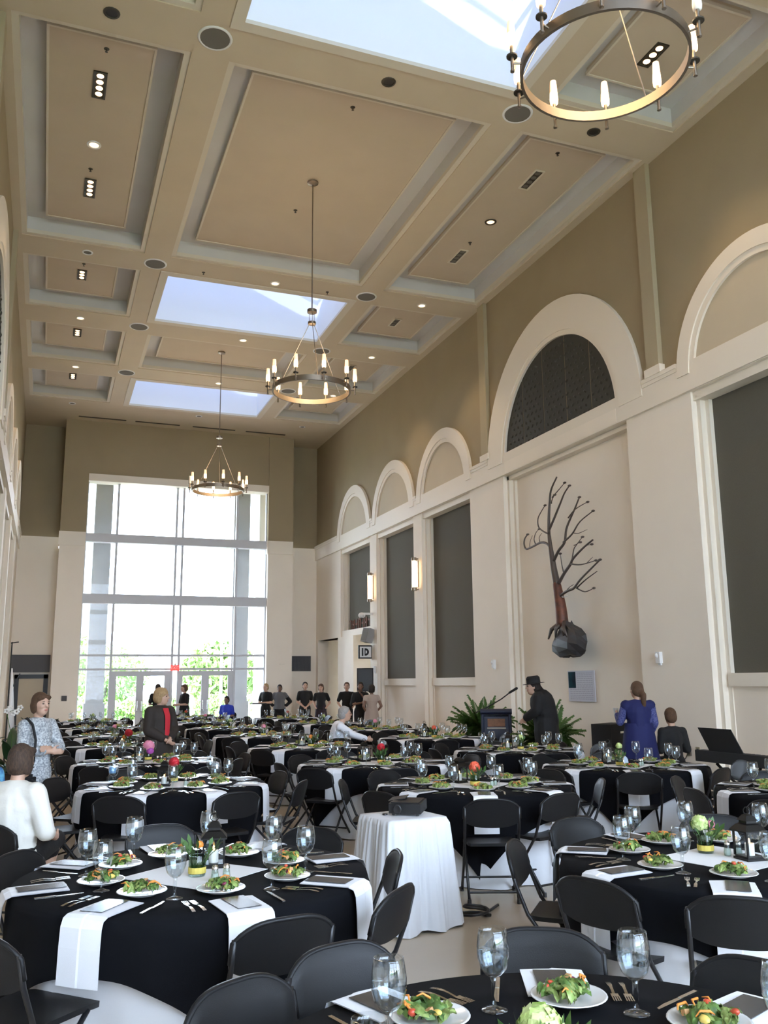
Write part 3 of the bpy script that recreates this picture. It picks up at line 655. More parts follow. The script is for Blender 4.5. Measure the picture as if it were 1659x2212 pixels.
WATER = MB().lathe([(0.0, 0.100), (0.021, 0.104), (0.037, 0.121), (0.046, 0.150), (0.0465, 0.172), (0.0, 0.172)], 16).mesh('water', 'water', True)
def lob(name, me, parent=None):
    o = bpy.data.objects.new(name, me); COL.objects.link(o)
    if parent: o.parent = parent
    return o
gob = thing('water_goblet', '', 'glass'); lob('bowl', BOWL, gob); lob('stem', STEM, gob); lob('foot', FOOT, gob); lob('water', WATER, gob)
GOB = Proto(gob)
GOBF = MB().lathe([(0.0, 0.0), (0.040, 0.001), (0.010, 0.012), (0.007, 0.05), (0.010, 0.094), (0.040, 0.118), (0.050, 0.170), (0.042, 0.233), (0.040, 0.233), (0.047, 0.170), (0.037, 0.121), (0.0, 0.10)], 14).mesh('water_goblet', 'goblet_glass', True)
PLATE = MB().lathe([(0.0, 0.004), (0.070, 0.004), (0.075, 0.009), (0.112, 0.020), (0.118, 0.022), (0.116, 0.0245), (0.110, 0.023), (0.074, 0.013), (0.0, 0.011)], 32).mesh('salad_plate', 'china', True)
def leaf_mesh(seed, m_):
    rnd = random.Random(seed); k = rnd.uniform(0.8, 1.2); p = rnd.uniform(0, 6)
    def fn(u, v):
        w_ = 0.028*k*math.sin(PI*min(0.97, v*0.9+0.08))**0.7; x = (u-0.5)*2*w_*(1+0.15*math.sin(v*20+p))
        return (x, 0.075*(v-0.5), 0.010*math.sin(u*13+p+v*5)+0.016*math.sin(v*PI)-0.02*(u-0.5)**2*4*0.4)
    return MB().grid(fn, 6, 6).mesh('lettuce_leaf', m_, True)
LEAVES = [leaf_mesh(i, 'lettuce' if i % 2 else 'lettuce_dark') for i in range(6)]
def top_mesh(kind, seed):
    rnd = random.Random(seed)
    if kind == 'tomato': return MB().ball((0,0,0), (0.016, 0.012, 0.010), 8, 6).mesh('tomato', 'tomato', True)
    if kind == 'carrot': return MB().tube([(-0.03,0,0), (-0.01,0.008,0.012), (0.012,-0.004,0.014), (0.032,0.004,0.002)], [0.002,0.004,0.004,0.002], 5).mesh('carrot_curl', 'carrot', True)
    if kind == 'yolk': return MB().ball((0,0,0), (0.018, 0.013, 0.009), 8, 5).mesh('yellow_pepper', 'yolk', True)
    if kind == 'crouton': return MB().box(-0.010, 0.010, -0.009, 0.009, -0.008, 0.009).mesh('crouton', 'crouton')
    return MB().ball((0,0,0), (0.014, 0.011, 0.008), 7, 5).mesh('beet', 'beet', True)
TOPS = {k: top_mesh(k, 1) for k in ('tomato', 'carrot', 'yolk', 'crouton', 'beet')}
def salad_layout(seed):
    rnd = random.Random(seed); L = []
    for i in range(24):
        a = rnd.uniform(0, 6.3); r = 0.070*math.sqrt(rnd.random()); h = 0.024+0.030*(1-r/0.070)+rnd.uniform(0, 0.008)
        L.append((LEAVES[i % 6], (r*math.cos(a), r*math.sin(a), h), (rnd.uniform(-.45,.45), rnd.uniform(-.45,.45), rnd.uniform(0,6.3)), rnd.uniform(0.6, 0.9)))
    ks = ['tomato', 'carrot', 'carrot', 'yolk', 'crouton', 'carrot', 'beet', 'tomato', 'crouton', 'carrot']; rnd.shuffle(ks)
    for k in ks[:8]:
        a = rnd.uniform(0, 6.3); r = 0.075*math.sqrt(rnd.random())
        L.append((TOPS[k], (r*math.cos(a), r*math.sin(a), 0.046+0.022*(1-r/0.075)), (rnd.uniform(-.5,.5), rnd.uniform(-.5,.5), rnd.uniform(0,6.3)), rnd.uniform(0.7, 1.1)))
    def plate_z(r): return .014 if r < .074 else (.014+(r-.074)*.33 if r < .118 else .024)
    out_ = []
    for me, p, e, s in L:
        M = Matrix.Translation(p) @ Euler(e).to_matrix().to_4x4() @ Matrix.Scale(s*1.05, 4)
        lift = max(plate_z(math.hypot(v.x, v.y))-v.z for v in (M @ q.co for q in me.vertices))
        out_.append((me, (p[0], p[1], p[2]+max(0.0, lift+.001)), e, s))
    return out_
def salad_full(seed):
    t = thing('salad', '', 'salad')
    for me, p, e, s in salad_layout(seed):
        o = lob(me.name.split('.')[0], me, t); o.location = p; o.rotation_euler = e; o.scale = (s, s, s)
    return t
SAL3 = [Proto(salad_full(i)) for i in range(4)]
def salad_joined(seed):
    t = thing('salad', '', 'salad'); G = {}
    for me, p, e, s in salad_layout(seed):
        q = G.setdefault('greens' if 'lettuce' in me.name else 'toppings_'+me.materials[0].name, MB()); M = Matrix.Translation(p) @ Euler(e).to_matrix().to_4x4() @ Matrix.Scale(s*1.05, 4); b = len(q.v)
        q.mt = me.materials[0].name
        q.v += [tuple(M @ v.co) for v in me.vertices]; q.f += [tuple(b+i for i in pl.vertices) for pl in me.polygons]
    for k, q in G.items(): q.build('greens' if k == 'greens' else {'carrot': 'carrot_curls', 'tomato': 'tomatoes', 'yolk': 'yellow_peppers', 'crouton': 'croutons', 'beet': 'beets'}[q.mt], 'lettuce' if k == 'greens' else q.mt, t, smooth=True, recalc=False)
    return t
SAL2 = [Proto(salad_joined(20+i)) for i in range(3)]
# folding chair: origin under the seat centre, sitter faces -Y
def chair_proto(parts):
    t = thing('folding_chair', '', 'chair')
    def back(u, v):
        a = (u-0.5)*2
        top = 0.80-0.075*abs(a)**3.6; bot = 0.575+0.045*abs(a)**3
        z = bot+(top-bot)*v; x = a*0.225
        y = 0.235+0.06*(z-0.575)/0.22+0.022*(1-a*a)
        return (x, y, z)
    q = MB(); n, mv = 16, 8
    for off in (0.0, 1.0):
        b = len(q.v)
        for j in range(mv+1):
            for i in range(n+1):
                x, y, z = back(i/n, j/mv); e = min(i, n-i, j, mv-j)
                y += 0.012 if off else (-0.004 if e == 0 else -0.012)
                q.v.append((x, y, z))
        for j in range(mv):
            for i in range(n):
                f = (b+j*(n+1)+i, b+j*(n+1)+i+1, b+(j+1)*(n+1)+i+1, b+(j+1)*(n+1)+i); q.f.append(f if not off else f[::-1])
    N = (n+1)*(mv+1); per = [i for i in range(n+1)] + [j*(n+1)+n for j in range(1, mv+1)] + [mv*(n+1)+i for i in range(n-1, -1, -1)] + [j*(n+1) for j in range(mv-1, 0, -1)]
    for k in range(len(per)): a_, b_ = per[k], per[(k+1) % len(per)]; q.f.append((a_, N+a_, N+b_, b_))
    br = q.build('backrest', 'chair_plastic', t, smooth='auto')
    rim = [back(i/n, 1.0) for i in range(n+1)]
    MB().tube([(x, y+0.004, z) for x, y, z in [back(0, 0.25), back(0, 0.6)] + rim + [back(1, 0.6), back(1, 0.25)]], 0.011, 6).build('rim', 'chair_plastic', br, smooth=True)
    def seat(u, v):
        a = (u-0.5)*2; w_ = (0.205-0.012*v)*(1-0.10*max(0, 1-v*4)**2-0.12*max(0, v*4-3)**2)
        return (a*w_, -0.20+0.39*v, 0.445-0.014*(1-a*a)*math.sin(PI*v)-0.012*max(0, 1-v*5))
    q = MB().grid(seat, 10, 10); N = len(q.v)
    q.v += [(x*0.99, y, z-0.024) for x, y, z in q.v[:N]]; q.f += [tuple(N+i for i in f[::-1]) for f in q.f[:]]
    per = [i for i in range(11)] + [j*11+10 for j in range(1, 11)] + [110+i for i in range(9, -1, -1)] + [j*11 for j in range(9, 0, -1)]
    for k in range(len(per)): a_, b_ = per[k], per[(k+1) % len(per)]; q.f.append((a_, b_, N+b_, N+a_))
    q.build('seat', 'chair_plastic', t, smooth='auto')
    for s in (-1, 1):
        x = 0.218*s
        MB().tube([(x, 0.285, 0.74), (x, 0.255, 0.62), (x, 0.19, 0.46), (x, 0.02, 0.24), (x, -0.20, 0.012)], 0.0115, 8).build('leg', 'chair_metal', t, smooth=True)
        MB().tube([(x*0.90, -0.12, 0.425), (x*0.90, 0.02, 0.29), (x*0.90, 0.25, 0.012)], 0.0115, 8).build('leg', 'chair_metal', t, smooth=True)
        if parts > 1:
            MB().lathe([(0, 0), (0.017, 0), (0.015, 0.035), (0, 0.035)], 8, (x, -0.20, 0)).build('foot_cap', 'black', t); MB().lathe([(0, 0), (0.017, 0), (0.015, 0.035), (0, 0.035)], 8, (x*0.9, 0.25, 0)).build('foot_cap', 'black', t)
    MB().tube([(-0.196, 0.20, 0.075), (0.196, 0.20, 0.075)], 0.009, 6).build('rear_stretcher', 'chair_metal', t)
    MB().tube([(-0.218, -0.08, 0.135), (0.218, -0.08, 0.135)], 0.009, 6).build('front_stretcher', 'chair_metal', t)
    return Proto(t)
CH3, CH1 = chair_proto(2), chair_proto(1)
def chair(x, y, rz, label, near=True):
    c = (CH3 if near else CH1).get(); return place(c, (x, y, 0), rz, label, 'chair', 'black folding chairs')
# ---- centrepieces ---------------------------------------------------------
mat('lantern_black', (0.012, 0.011, 0.010), 0.4, metal=0.5); mat('wax', (0.80, 0.76, 0.68), 0.5); mat('flame', (1, .7, .3), 0.5, emit=(1.0, 0.55, 0.18), estr=14)
glass('lantern_glass', base=0.02)
def lantern():
    t = thing('candle_lantern', '', 'lantern'); s = 0.055
    MB().box(-0.062, 0.062, -0.062, 0.062, 0, 0.012).box(-0.055, 0.055, -0.055, 0.055, 0.012, 0.022).build('base', 'lantern_black', t)
    for a in (-1, 1):
        for b in (-1, 1): MB().box(a*s-0.005, a*s+0.005, b*s-0.005, b*s+0.005, 0.02, 0.15).build('post', 'lantern_black', t)
    for k in range(4):
        M = Matrix.Rotation(k*PI/2, 4, 'Z'); MB().box(-0.05, 0.05, s-0.001, s+0.001, 0.022, 0.15, M).build('pane', 'lantern_glass', t)
    q = MB(); q.lathe([(0.098, 0.148), (0.098, 0.156), (0.062, 0.185), (0.045, 0.192), (0.045, 0.205), (0.056, 0.206), (0.030, 0.232), (0.012, 0.240), (0, 0.240)], 4, M=Matrix.Rotation(PI/4, 4, 'Z')); q.build('roof', 'lantern_black', t)
    MB().tube([(0.022*math.cos(a), 0, 0.256+0.020*math.sin(a)) for a in [2*PI*k/12 for k in range(13)]], 0.003, 5).build('ring_handle', 'lantern_black', t)
    c = MB().lathe([(0, 0.022), (0.026, 0.022), (0.026, 0.085), (0, 0.083)], 14).build('candle', 'wax', t, smooth='auto'); MB().lathe([(0, 0.084), (0.006, 0.092), (0.004, 0.104), (0, 0.112)], 8).build('flame', 'flame', c, smooth=True)
    return Proto(t)
LAN = lantern()
def shaker():
    t = thing('salt_shaker', '', 'shaker')
    MB().lathe([(0, 0), (0.019, 0), (0.021, 0.02), (0.016, 0.055), (0.015, 0.062), (0, 0.062)], 12).build('glass_body', 'jar_glass', t, smooth='auto')
    MB().lathe([(0, 0.003), (0.016, 0.003), (0.017, 0.02), (0.014, 0.04), (0, 0.04)], 10).build('contents', 'paper', t)
    MB().lathe([(0.017, 0.058), (0.017, 0.068), (0.013, 0.078), (0, 0.082)], 12).build('cap', 'steel', t, smooth=True); return Proto(t)
SHK = shaker()
mat('petal_coral', (0.75, 0.12, 0.06), 0.5); mat('petal_green', (0.45, 0.58, 0.18), 0.5, col2=(0.62, 0.70, 0.32), vscale=40); mat('petal_pink', (0.80, 0.30, 0.42), 0.5); mat('petal_red', (0.55, 0.015, 0.03), 0.5); mat('petal_violet', (0.45, 0.08, 0.40), 0.5); mat('petal_orange', (0.8, 0.30, 0.05), 0.5)
mat('yellow_band', (0.62, 0.50, 0.10), 0.6)
def petal_head(q, c, r, n=26, seed=0):
    rnd = random.Random(seed)
    for i in range(n):
        z = 1-1.5*(i+0.5)/n; a = i*2.4; s = math.sqrt(max(0, 1-z*z)); d = Vector((s*math.cos(a), s*math.sin(a), z))
        M = d.to_track_quat('Z', 'Y').to_matrix(); b = len(q.v); w_ = r*(0.42 if n < 60 else 0.26)
        for p in ((-w_, -w_*0.8, 0), (w_, -w_*0.8, 0), (w_*0.9, w_, 0.25*w_), (-w_*0.9, w_, 0.25*w_)): q.v.append(tuple(Vector(c)+d*r*rnd.uniform(.85, 1.05)+M @ Vector(p)))
        q.f.append((b, b+1, b+2, b+3))
def posy(loc, rz, label, heads, greens=18, h=0.10, seed=0, band=True, spread=0.07):
    t = thing('flower_posy', label, 'flowers', loc, rz, 'table centrepiece flowers'); rnd = random.Random(seed)
    MB().lathe([(0, 0), (0.042, 0), (0.045, 0.01), (0.045, h-0.005), (0.043, h), (0.041, h), (0.042, 0.01), (0, 0.008)], 16).build('glass_jar', 'jar_glass', t, smooth='auto')
    if band: MB().lathe([(0.0465, 0.015), (0.0465, 0.045), (0.0455, 0.045)], 16).build('ribbon', 'yellow_band', t)
    q = MB()
    for i in range(greens):
        a = rnd.uniform(0, 6.3); r = rnd.uniform(0.03, spread+0.03); z = h+rnd.uniform(0.0, 0.06); L = rnd.uniform(0.03, 0.055)
        p0 = Vector((0.02*math.cos(a), 0.02*math.sin(a), 0.02)); p1 = Vector((r*math.cos(a), r*math.sin(a), z)); q.tube([p0, (p0+p1)/2+Vector((0,0,0.02)), p1], 0.0018, 4)
        d = (p1-p0).normalized(); sd = d.cross(Vector((math.sin(a*3), math.cos(a*3), 0.2))).normalized()*0.013; b = len(q.v)
        q.v += [tuple(p1-d*0.02), tuple(p1+d*L*0.4+sd), tuple(p1+d*L), tuple(p1+d*L*0.4-sd)]; q.f.append((b, b+1, b+2, b+3))
    q.build('foliage', 'leaf', t, recalc=False)
    for (mm, x, y, z, r) in heads:
        q = MB(); petal_head(q, (x, y, h+z), r, 90 if r > 0.03 else 30, seed+int(x*1000)); q.ball((x, y, h+z), r*0.85, 12, 8); q.build('bloom', mm, t, recalc=False)
    return t
RUN = MB().box(-0.27, 0.27, -0.27, 0.27, 0, 0.002).mesh('table_topper', 'paper')
def setting_label(kind, ang, T): return '%s, %s seat, %s' % (kind, seat_name(T[0], T[1], ang), T[5])
CHAIR_AT = {}
for ti, T in enumerate(TABLES):
    tx, ty, off, corner, det, ph = T; rnd = random.Random(100+ti)
    place(TBL.get(), (tx, ty, 0), rnd.uniform(0, 1), 'round banquet table under the cloths, ' + ph, 'table', 'round banquet tables')
    tag(lob('floor_length_tablecloth', WC[ti % 3]), 'white floor length tablecloth under the black cloth, ' + ph, 'tablecloth', 'white tablecloths').location = (tx, ty, 0)
    o = lob('overlay_cloth', OV[ti % 3]); tag(o, 'black square overlay cloth on the ' + ph, 'tablecloth', 'black overlay cloths'); o.location = (tx, ty, 0); o.rotation_euler.z = math.radians(corner-45)
    if det:
        o = lob('table_topper', RUN); tag(o, 'white square paper topper, ' + ph, 'table topper', 'white table toppers'); o.location = (tx, ty, ZT+0.002); o.rotation_euler.z = rnd.uniform(0, 1.5)
    for k in range(8):
        ang = off+45*k; A = math.radians(ang); ca, sa = math.cos(A), math.sin(A); rz = A-PI/2     # local +Y points outwards
        def at(r, da=0.0, z=0.004): B = A+da; return (tx+r*math.cos(B), ty+r*math.sin(B), ZT+z)
        rel = (ang-math.degrees(math.atan2(-ty, -tx))) % 360
        if det >= 1 or rel < 110 or rel > 250 or True:
            o = lob('napkin', NAPK[(k+ti) % 3]); tag(o, setting_label('white hanging napkin', ang, T), 'napkin', 'white napkins'); o.location = at(RT-0.025, 0, 0.0065); o.rotation_euler.z = rz+rnd.uniform(-.04, .04)
        if det >= 2:
            o = lob('menu_card', CARD); tag(o, setting_label('dark menu card', ang, T), 'card', 'menu cards'); o.location = at(0.76, rnd.uniform(-.02, .02), 0.0165); o.rotation_euler.z = rz+rnd.uniform(-.15, .15)
            for nm, me, da, r in (('outer fork', FORK, -0.30, 0.72), ('inner fork', FORK, -0.245, 0.71), ('table knife', KNIFE, 0.27, 0.72)):
                o = lob('fork' if me is FORK else 'knife', me); tag(o, setting_label('steel ' + nm, ang, T), 'fork' if me is FORK else 'knife', 'forks' if me is FORK else 'knives'); o.location = at(r, da, 0.003); o.rotation_euler.z = rz+PI+rnd.uniform(-.12, .12)
        p = lob('salad_plate', PLATE); tag(p, setting_label('white salad plate', ang, T), 'plate', 'salad plates'); pr = (0.50 if ti != 2 else 0.58)+rnd.uniform(-.03, .03); pa = rnd.uniform(-.05, .05); pz = 0.003 if ti != 2 else 0.012; p.location = at(pr, pa, pz)
        s = (SAL3 if det == 3 else SAL2)[(k+ti) % (4 if det == 3 else 3)].get(); place(s, at(pr, pa, pz), rnd.uniform(0, 6), setting_label('mixed leaf salad', ang, T), 'salad', 'plated salads')
        gl = at(0.56+rnd.uniform(-.03, .03), 0.36+rnd.uniform(-.05, .05), 0.003)
        if det >= 2: place(GOB.get(), gl, rnd.uniform(0, 6), setting_label('clear water goblet', ang, T), 'glass', 'water goblets')
        else:
            o = lob('water_goblet', GOBF); tag(o, setting_label('clear water goblet', ang, T), 'glass', 'water goblets'); o.location = gl
        if ti not in CHAIR_AT.get('skip', {}) and (ti, k) not in NOCHAIR:
            dr, da, tw = CHADJ.get((ti, k), (rnd.uniform(-.12, .04), rnd.uniform(-.07, .07), rnd.uniform(-.15, .15)))
            B = A+da; R = 1.0+dr
            chair(tx+R*math.cos(B), ty+R*math.sin(B), B-PI/2+tw, 'black folding chair, %s seat, %s' % (seat_name(tx, ty, ang), ph), det >= 2)
    cp = lambda dx, dy, z=0.004: (tx+dx, ty+dy, ZT+z)
    if det >= 2 or ti in (10, 11, 12):
        place(LAN.get(), cp(*LANP.get(ti, (-0.06, 0.22))), rnd.uniform(-.3, .3), 'black metal candle lantern on the ' + ph, 'lantern', 'candle lanterns')
        for j, (dx, dy) in enumerate(SHKP.get(ti, ((0.10, -0.16), (0.15, -0.13)))):
            place(SHK.get(), cp(dx, dy), 0, '%s glass shaker, %s' % (('left', 'right')[j], ph), 'shaker', 'salt and pepper shakers')
    HEADS = {0: [('petal_orange', 0.01, 0, 0.05, 0.018)], 1: [('petal_green', -0.03, 0, 0.06, 0.045), ('petal_pink', 0.05, 0, 0.05, 0.02)], 2: [('petal_green', 0.0, 0.02, 0.05, 0.055), ('petal_coral', -0.03, -0.06, 0.01, 0.034), ('petal_coral', 0.055, -0.05, 0.0, 0.030)],
             3: [('petal_coral', 0, 0, 0.07, 0.05)], 7: [('petal_red', 0, 0, 0.09, 0.045)], 8: [('petal_pink', 0, 0, 0.08, 0.07), ('petal_violet', 0.02, -0.04, 0.02, 0.045)], 4: [('petal_red', 0, 0, 0.09, 0.05)], 5: [('petal_green', 0, 0, 0.12, 0.035)], 10: [('petal_red', 0, 0, 0.10, 0.06), ('petal_orange', -0.06, 0, 0.04, 0.03)],
             11: [('petal_orange', 0, 0, 0.05, 0.03)], 6: [('petal_coral', 0, 0, 0.06, 0.03)]}
    posy(cp(*POSYP.get(ti, (0.02, -0.02))), 0, {2: 'posy with pale green bloom and coral roses on the %s'}.get(ti, 'small flower posy in a jar, %s') % ph, HEADS.get(ti, [(rnd.choice(('petal_pink', 'petal_coral', 'petal_green')), 0, 0, 0.07, 0.04)]), seed=ti, greens={0: 12, 2: 26}.get(ti, 18))
# ================================================================== PEOPLE
TMP = bpy.data.scenes.new('remesh_bench')
def remesh(q, name, m, parent, voxel=0.012, smooth=4):
    me = q.mesh(name, None); o = bpy.data.objects.new(name, me); TMP.collection.objects.link(o)
    r = o.modifiers.new('r', 'REMESH'); r.mode = 'VOXEL'; r.voxel_size = voxel; r.use_smooth_shade = True
    s = o.modifiers.new('s', 'SMOOTH'); s.iterations = smooth; s.factor = 0.5
    TMP.view_layers[0].update(); dg = TMP.view_layers[0].depsgraph; new = bpy.data.meshes.new_from_object(o.evaluated_get(dg)); bpy.data.objects.remove(o); bpy.data.meshes.remove(me)
    new.name = name; new.materials.clear(); new.materials.append(MATS[m])
    n = bpy.data.objects.new(name, new); COL.objects.link(n); n.parent = parent; return n
def V(*a): return Vector(a)
def stand_joints():
    return dict(pel=V(0,0,.94), waist=V(0,0,1.08), chest=V(0,.0,1.27), neck=V(0,-.015,1.44), head=V(0,.02,1.575),
        sL=V(-.170,-.01,1.365), sR=V(.170,-.01,1.365), eL=V(-.225,-.03,1.10), eR=V(.225,-.03,1.10), wL=V(-.24,.05,.85), wR=V(.24,.05,.85),
        hL=V(-.09,0,.90), hR=V(.09,0,.90), kL=V(-.10,.02,.49), kR=V(.10,.02,.49), aL=V(-.10,-.03,.08), aR=V(.10,-.03,.08), yaw=0.0)
def sit_joints(zs=.47):
    d = stand_joints(); dz = .94-zs-.09
    for k in ('pel','waist','chest','neck','head','sL','sR','eL','eR'): d[k] = d[k]-V(0,0.02,dz)
    d.update(hL=V(-.09,.02,zs+.07), hR=V(.09,.02,zs+.07), kL=V(-.11,.42,zs+.06), kR=V(.11,.42,zs+.06), aL=V(-.11,.40,.08), aR=V(.11,.40,.08), wL=V(-.12,.30,zs+.18), wR=V(.12,.30,zs+.18))
    return d
def hand(q, e, w_, side, curl=0.5, s=1.0):
    d = (w_-e).normalized(); n = Vector((side, 0, 0)); n = (n-d*n.dot(d)); n = n.normalized() if n.length > .1 else Vector((0,1,0)); t = d.cross(n).normalized()
    pc = w_+d*.045*s; M = Matrix((t, n, d)).transposed()
    q.ball(pc, (.040*s, .016*s, .050*s), 8, 6, M)
    for k in range(4):
        b = pc+d*.036*s+t*(-.028+.0185*k)*s; L = (.062, .072, .068, .052)[k]*s; m_ = b+d*L*.55-n*curl*.010; q.capsule(b, m_, .0095*s, .009*s, 6); q.capsule(m_, m_+d*L*.45*(1-curl*.4)-n*curl*.03*s, .009*s, .0075*s, 6)
    b = pc-d*.02*s-t*.034*s; m_ = b-t*.024*s+d*.026*s-n*.006; q.capsule(b, m_, .012*s, .0105*s, 6); q.capsule(m_, m_+d*.03*s-n*.008, .0105*s, .0085*s, 6)
def person(name_label, loc, rz, J, H=1.70, skin='skin', parts=(), vox=0.012, face=True, hs=1.0, heavy=1.0, holdcat='person'):
    t = thing('person', name_label, 'person', loc, rz); f = H/1.70
    hq = J['head']; yaw = J.get('yaw', 0.0); R = Matrix.Rotation(yaw, 3, 'Z'); hp = lambda x, y, z: hq+R @ V(x, y, z)
    q = MB(); hv = heavy
    q.ball(J['chest'], (.155*hv, .105*hv, .17), 12, 8); q.ball(J['waist'], (.135*hv, .10*hv, .14), 12, 8); q.ball(J['pel']+V(0,0,.0), (.16*hv, .115*hv, .12), 12, 8)
    q.capsule(J['pel'], J['chest'], .115*hv, .12*hv)
    for s in 'LR': q.capsule(J['neck']-V(0,0,.045), J['s'+s]-V(0,0,.012), .052, .055); q.capsule(J['neck']-V(0,0,.05), hp(0,-.02,-.06), .052, .05)
    for s in 'LR':
        sg = -1 if s == 'L' else 1
        q.capsule(J['s'+s], J['e'+s], .052*hv, .040); q.capsule(J['e'+s], J['w'+s], .040, .027); hand(q, J['e'+s], J['w'+s], sg)
        q.capsule(J['h'+s], J['k'+s], .082*hv, .056); 
        kk, aa = J['k'+s], J['a'+s]; q.capsule(kk, aa, .054, .036); q.capsule(kk+(aa-kk)*.15, kk+(aa-kk)*.45+V(0,-.012,0), .05, .045)
        td = J.get('t'+s, V(0.02*sg, .15, -.045)); q.capsule(aa+V(0,-.03,-.04), aa+td, .036, .030)
    # head with jaw, nose, brow, ears
    MR = R
    q.ball(hp(0,0,.015), (.077, .097, .105), 14, 10, MR); q.ball(hp(0,.03,-.055), (.056, .062, .062), 10, 8, MR); q.ball(hp(0,.062,-.085), (.028, .026, .022), 8, 6, MR)
    q.capsule(hp(0,.094,.022), hp(0,.113,-.016), .010, .0145, 8); q.ball(hp(0,.078,.035), (.055, .02, .012), 8, 6, MR)
    for sg in (-1, 1): q.ball(hp(.078*sg,-.008,-.002), (.010, .020, .030), 8, 6, MR); q.ball(hp(.034*sg,.068,-.018), (.024, .02, .022), 8, 6, MR)
    q.ball(hp(0,.088,-.052), (.024, .010, .010), 8, 6, MR)
    body = remesh(q, 'body', skin, t, vox, 3)
    if face:
        for sg in (-1, 1): MB().ball(hp(.031*sg,.0865,.012), (.013, .008, .007), 8, 6, MR).build('eye', 'eye_dark', body, smooth=True); MB().ball(hp(.032*sg,.092,.034), (.018, .006, .004), 8, 5, MR).build('eyebrow', 'bark', body, smooth=True)
        MB().ball(hp(0,.0965,-.052), (.022, .006, .0065), 8, 5, MR).build('mouth', 'lips', body, smooth=True)
    for p in parts: p(t, J, hp, MR, vox, hv)
    t.scale = (f, f, f); return t
# clothing pieces: each returns a function that adds one mesh to the person
def top(m, arm=1.0, hem=.0, g=.014, name='shirt', vneck=0.0):
    def fn(t, J, hp, R, vox, hv):
        q = MB(); q.ball(J['chest'], (.155*hv+g, .105*hv+g, .17+g), 12, 8); q.ball(J['waist'], (.135*hv+g, .10*hv+g, .14+g), 12, 8); q.capsule(J['pel']+(J['waist']-J['pel'])*.1, J['chest'], .125*hv+g, .12*hv+g)
        for s in 'LR': q.capsule(J['neck']-V(0,0,.05), J['s'+s]-V(0,0,.012), .052+g, .055+g)
        q.ball(J['pel']+V(0,0,hem*.5), (.165*hv+g, .122*hv+g, .12+abs(hem)), 12, 8)
        q.capsule(J['neck']-V(0,0,.06), J['neck']-V(0,0,.025), .075, .055)
        for s in 'LR':
            a, e, w_ = J['s'+s], J['e'+s], J['w'+s]
            if arm <= .5: q.capsule(a, a+(e-a)*arm*2, .052*hv+g, .048+g)
            else: q.capsule(a, e, .052*hv+g, .042+g); q.capsule(e, e+(w_-e)*(arm-.5)*2*.97, .042+g, .034+g)
        remesh(q, name, m, t, vox, 3)
    return fn
def trousers(m, g=.013, to=.97, name='trousers'):
    def fn(t, J, hp, R, vox, hv):
        q = MB(); q.ball(J['pel'], (.163*hv+g, .118*hv+g, .12+g), 12, 8)
        for s in 'LR': q.capsule(J['h'+s], J['k'+s], .084*hv+g, .060+g); q.capsule(J['k'+s], J['k'+s]+(J['a'+s]-J['k'+s])*to, .058+g, .046+g)
        remesh(q, name, m, t, vox, 3)
    return fn
def shoes(m, g=.009):
    def fn(t, J, hp, R, vox, hv):
        for s in 'LR':
            sg = -1 if s == 'L' else 1; a = J['a'+s]; td = J.get('t'+s, V(0.02*sg, .15, -.045)); q = MB(); q.capsule(a+V(0,-.03,-.035), a+td, .036+g, .030+g); remesh(q, 'shoe', m, t, .012, 2)
    return fn
def skirt(m, z0, z1, r0, r1, name='skirt', sy=.78, folds=.02, dy=0.0):
    def fn(t, J, hp, R, vox, hv):
        def gf(u, v):
            a = 2*PI*u; r = r0+(r1-r0)*v**.8+folds*v*math.sin(9*a+v*2); return (r*math.cos(a)*hv, (r*math.sin(a))*sy*hv+dy, z0+(z1-z0)*v)
        MB().grid(gf, 36, 10, True).build(name, m, t, smooth=True)
    return fn
def lap_skirt(m):
    def fn(t, J, hp, R, vox, hv):
        q = MB(); q.ball(J['pel'], (.18*hv, .135*hv, .13), 12, 8)
        for s in 'LR': q.capsule(J['h'+s], J['k'+s]+V(0,.01,0), .098*hv, .072)
        mid = (J['hL']+J['hR'])/2; q.capsule(mid, (J['kL']+J['kR'])/2+V(0,-.02,0), .09, .065); remesh(q, 'skirt', m, t, vox, 4)
    return fn
def hair(m, kind='short', name='hair'):
    def fn(t, J, hp, R, vox, hv):
        q = MB(); q.ball(hp(0,-.018,.04), (.088, .100, .098), 14, 10, R); q.ball(hp(0,-.045,-.01), (.087, .078, .088), 12, 8, R)
        for sg in (-1, 1): q.ball(hp(.062*sg,-.03,.0), (.030, .050, .062), 8, 6, R)
        if kind in ('bob', 'long', 'puffy'):
            for sg in (-1, 1): q.ball(hp(.068*sg,-.02,-.02), (.028, .055, .075), 8, 6, R); kind != 'puffy' and q.ball(hp(.035*sg,.052,.075), (.05, .04, .03), 8, 6, R)
        if kind == 'puffy': q.ball(hp(0,-.02,.055), (.105, .115, .10), 12, 8, R); q.ball(hp(0,-.06,0), (.095, .08, .095), 10, 8, R)
        if kind == 'long':
            q.capsule(hp(0,-.07,-.03), hp(0,-.09,-.22), .075, .06)
        if kind == 'tail':
            q.capsule(hp(0,-.10,.0), hp(.01,-.14,-.06), .035, .04); q.capsule(hp(.01,-.14,-.06), hp(.015,-.125,-.24), .042, .03)
        if kind == 'bun': q.ball(hp(0,-.105,.05), .045, 8, 6)
        if kind == 'man': q.ball(hp(0,.03,.095), (.06, .05, .02), 8, 6, R)
        remesh(q, name, m, t, vox, 2)
    return fn
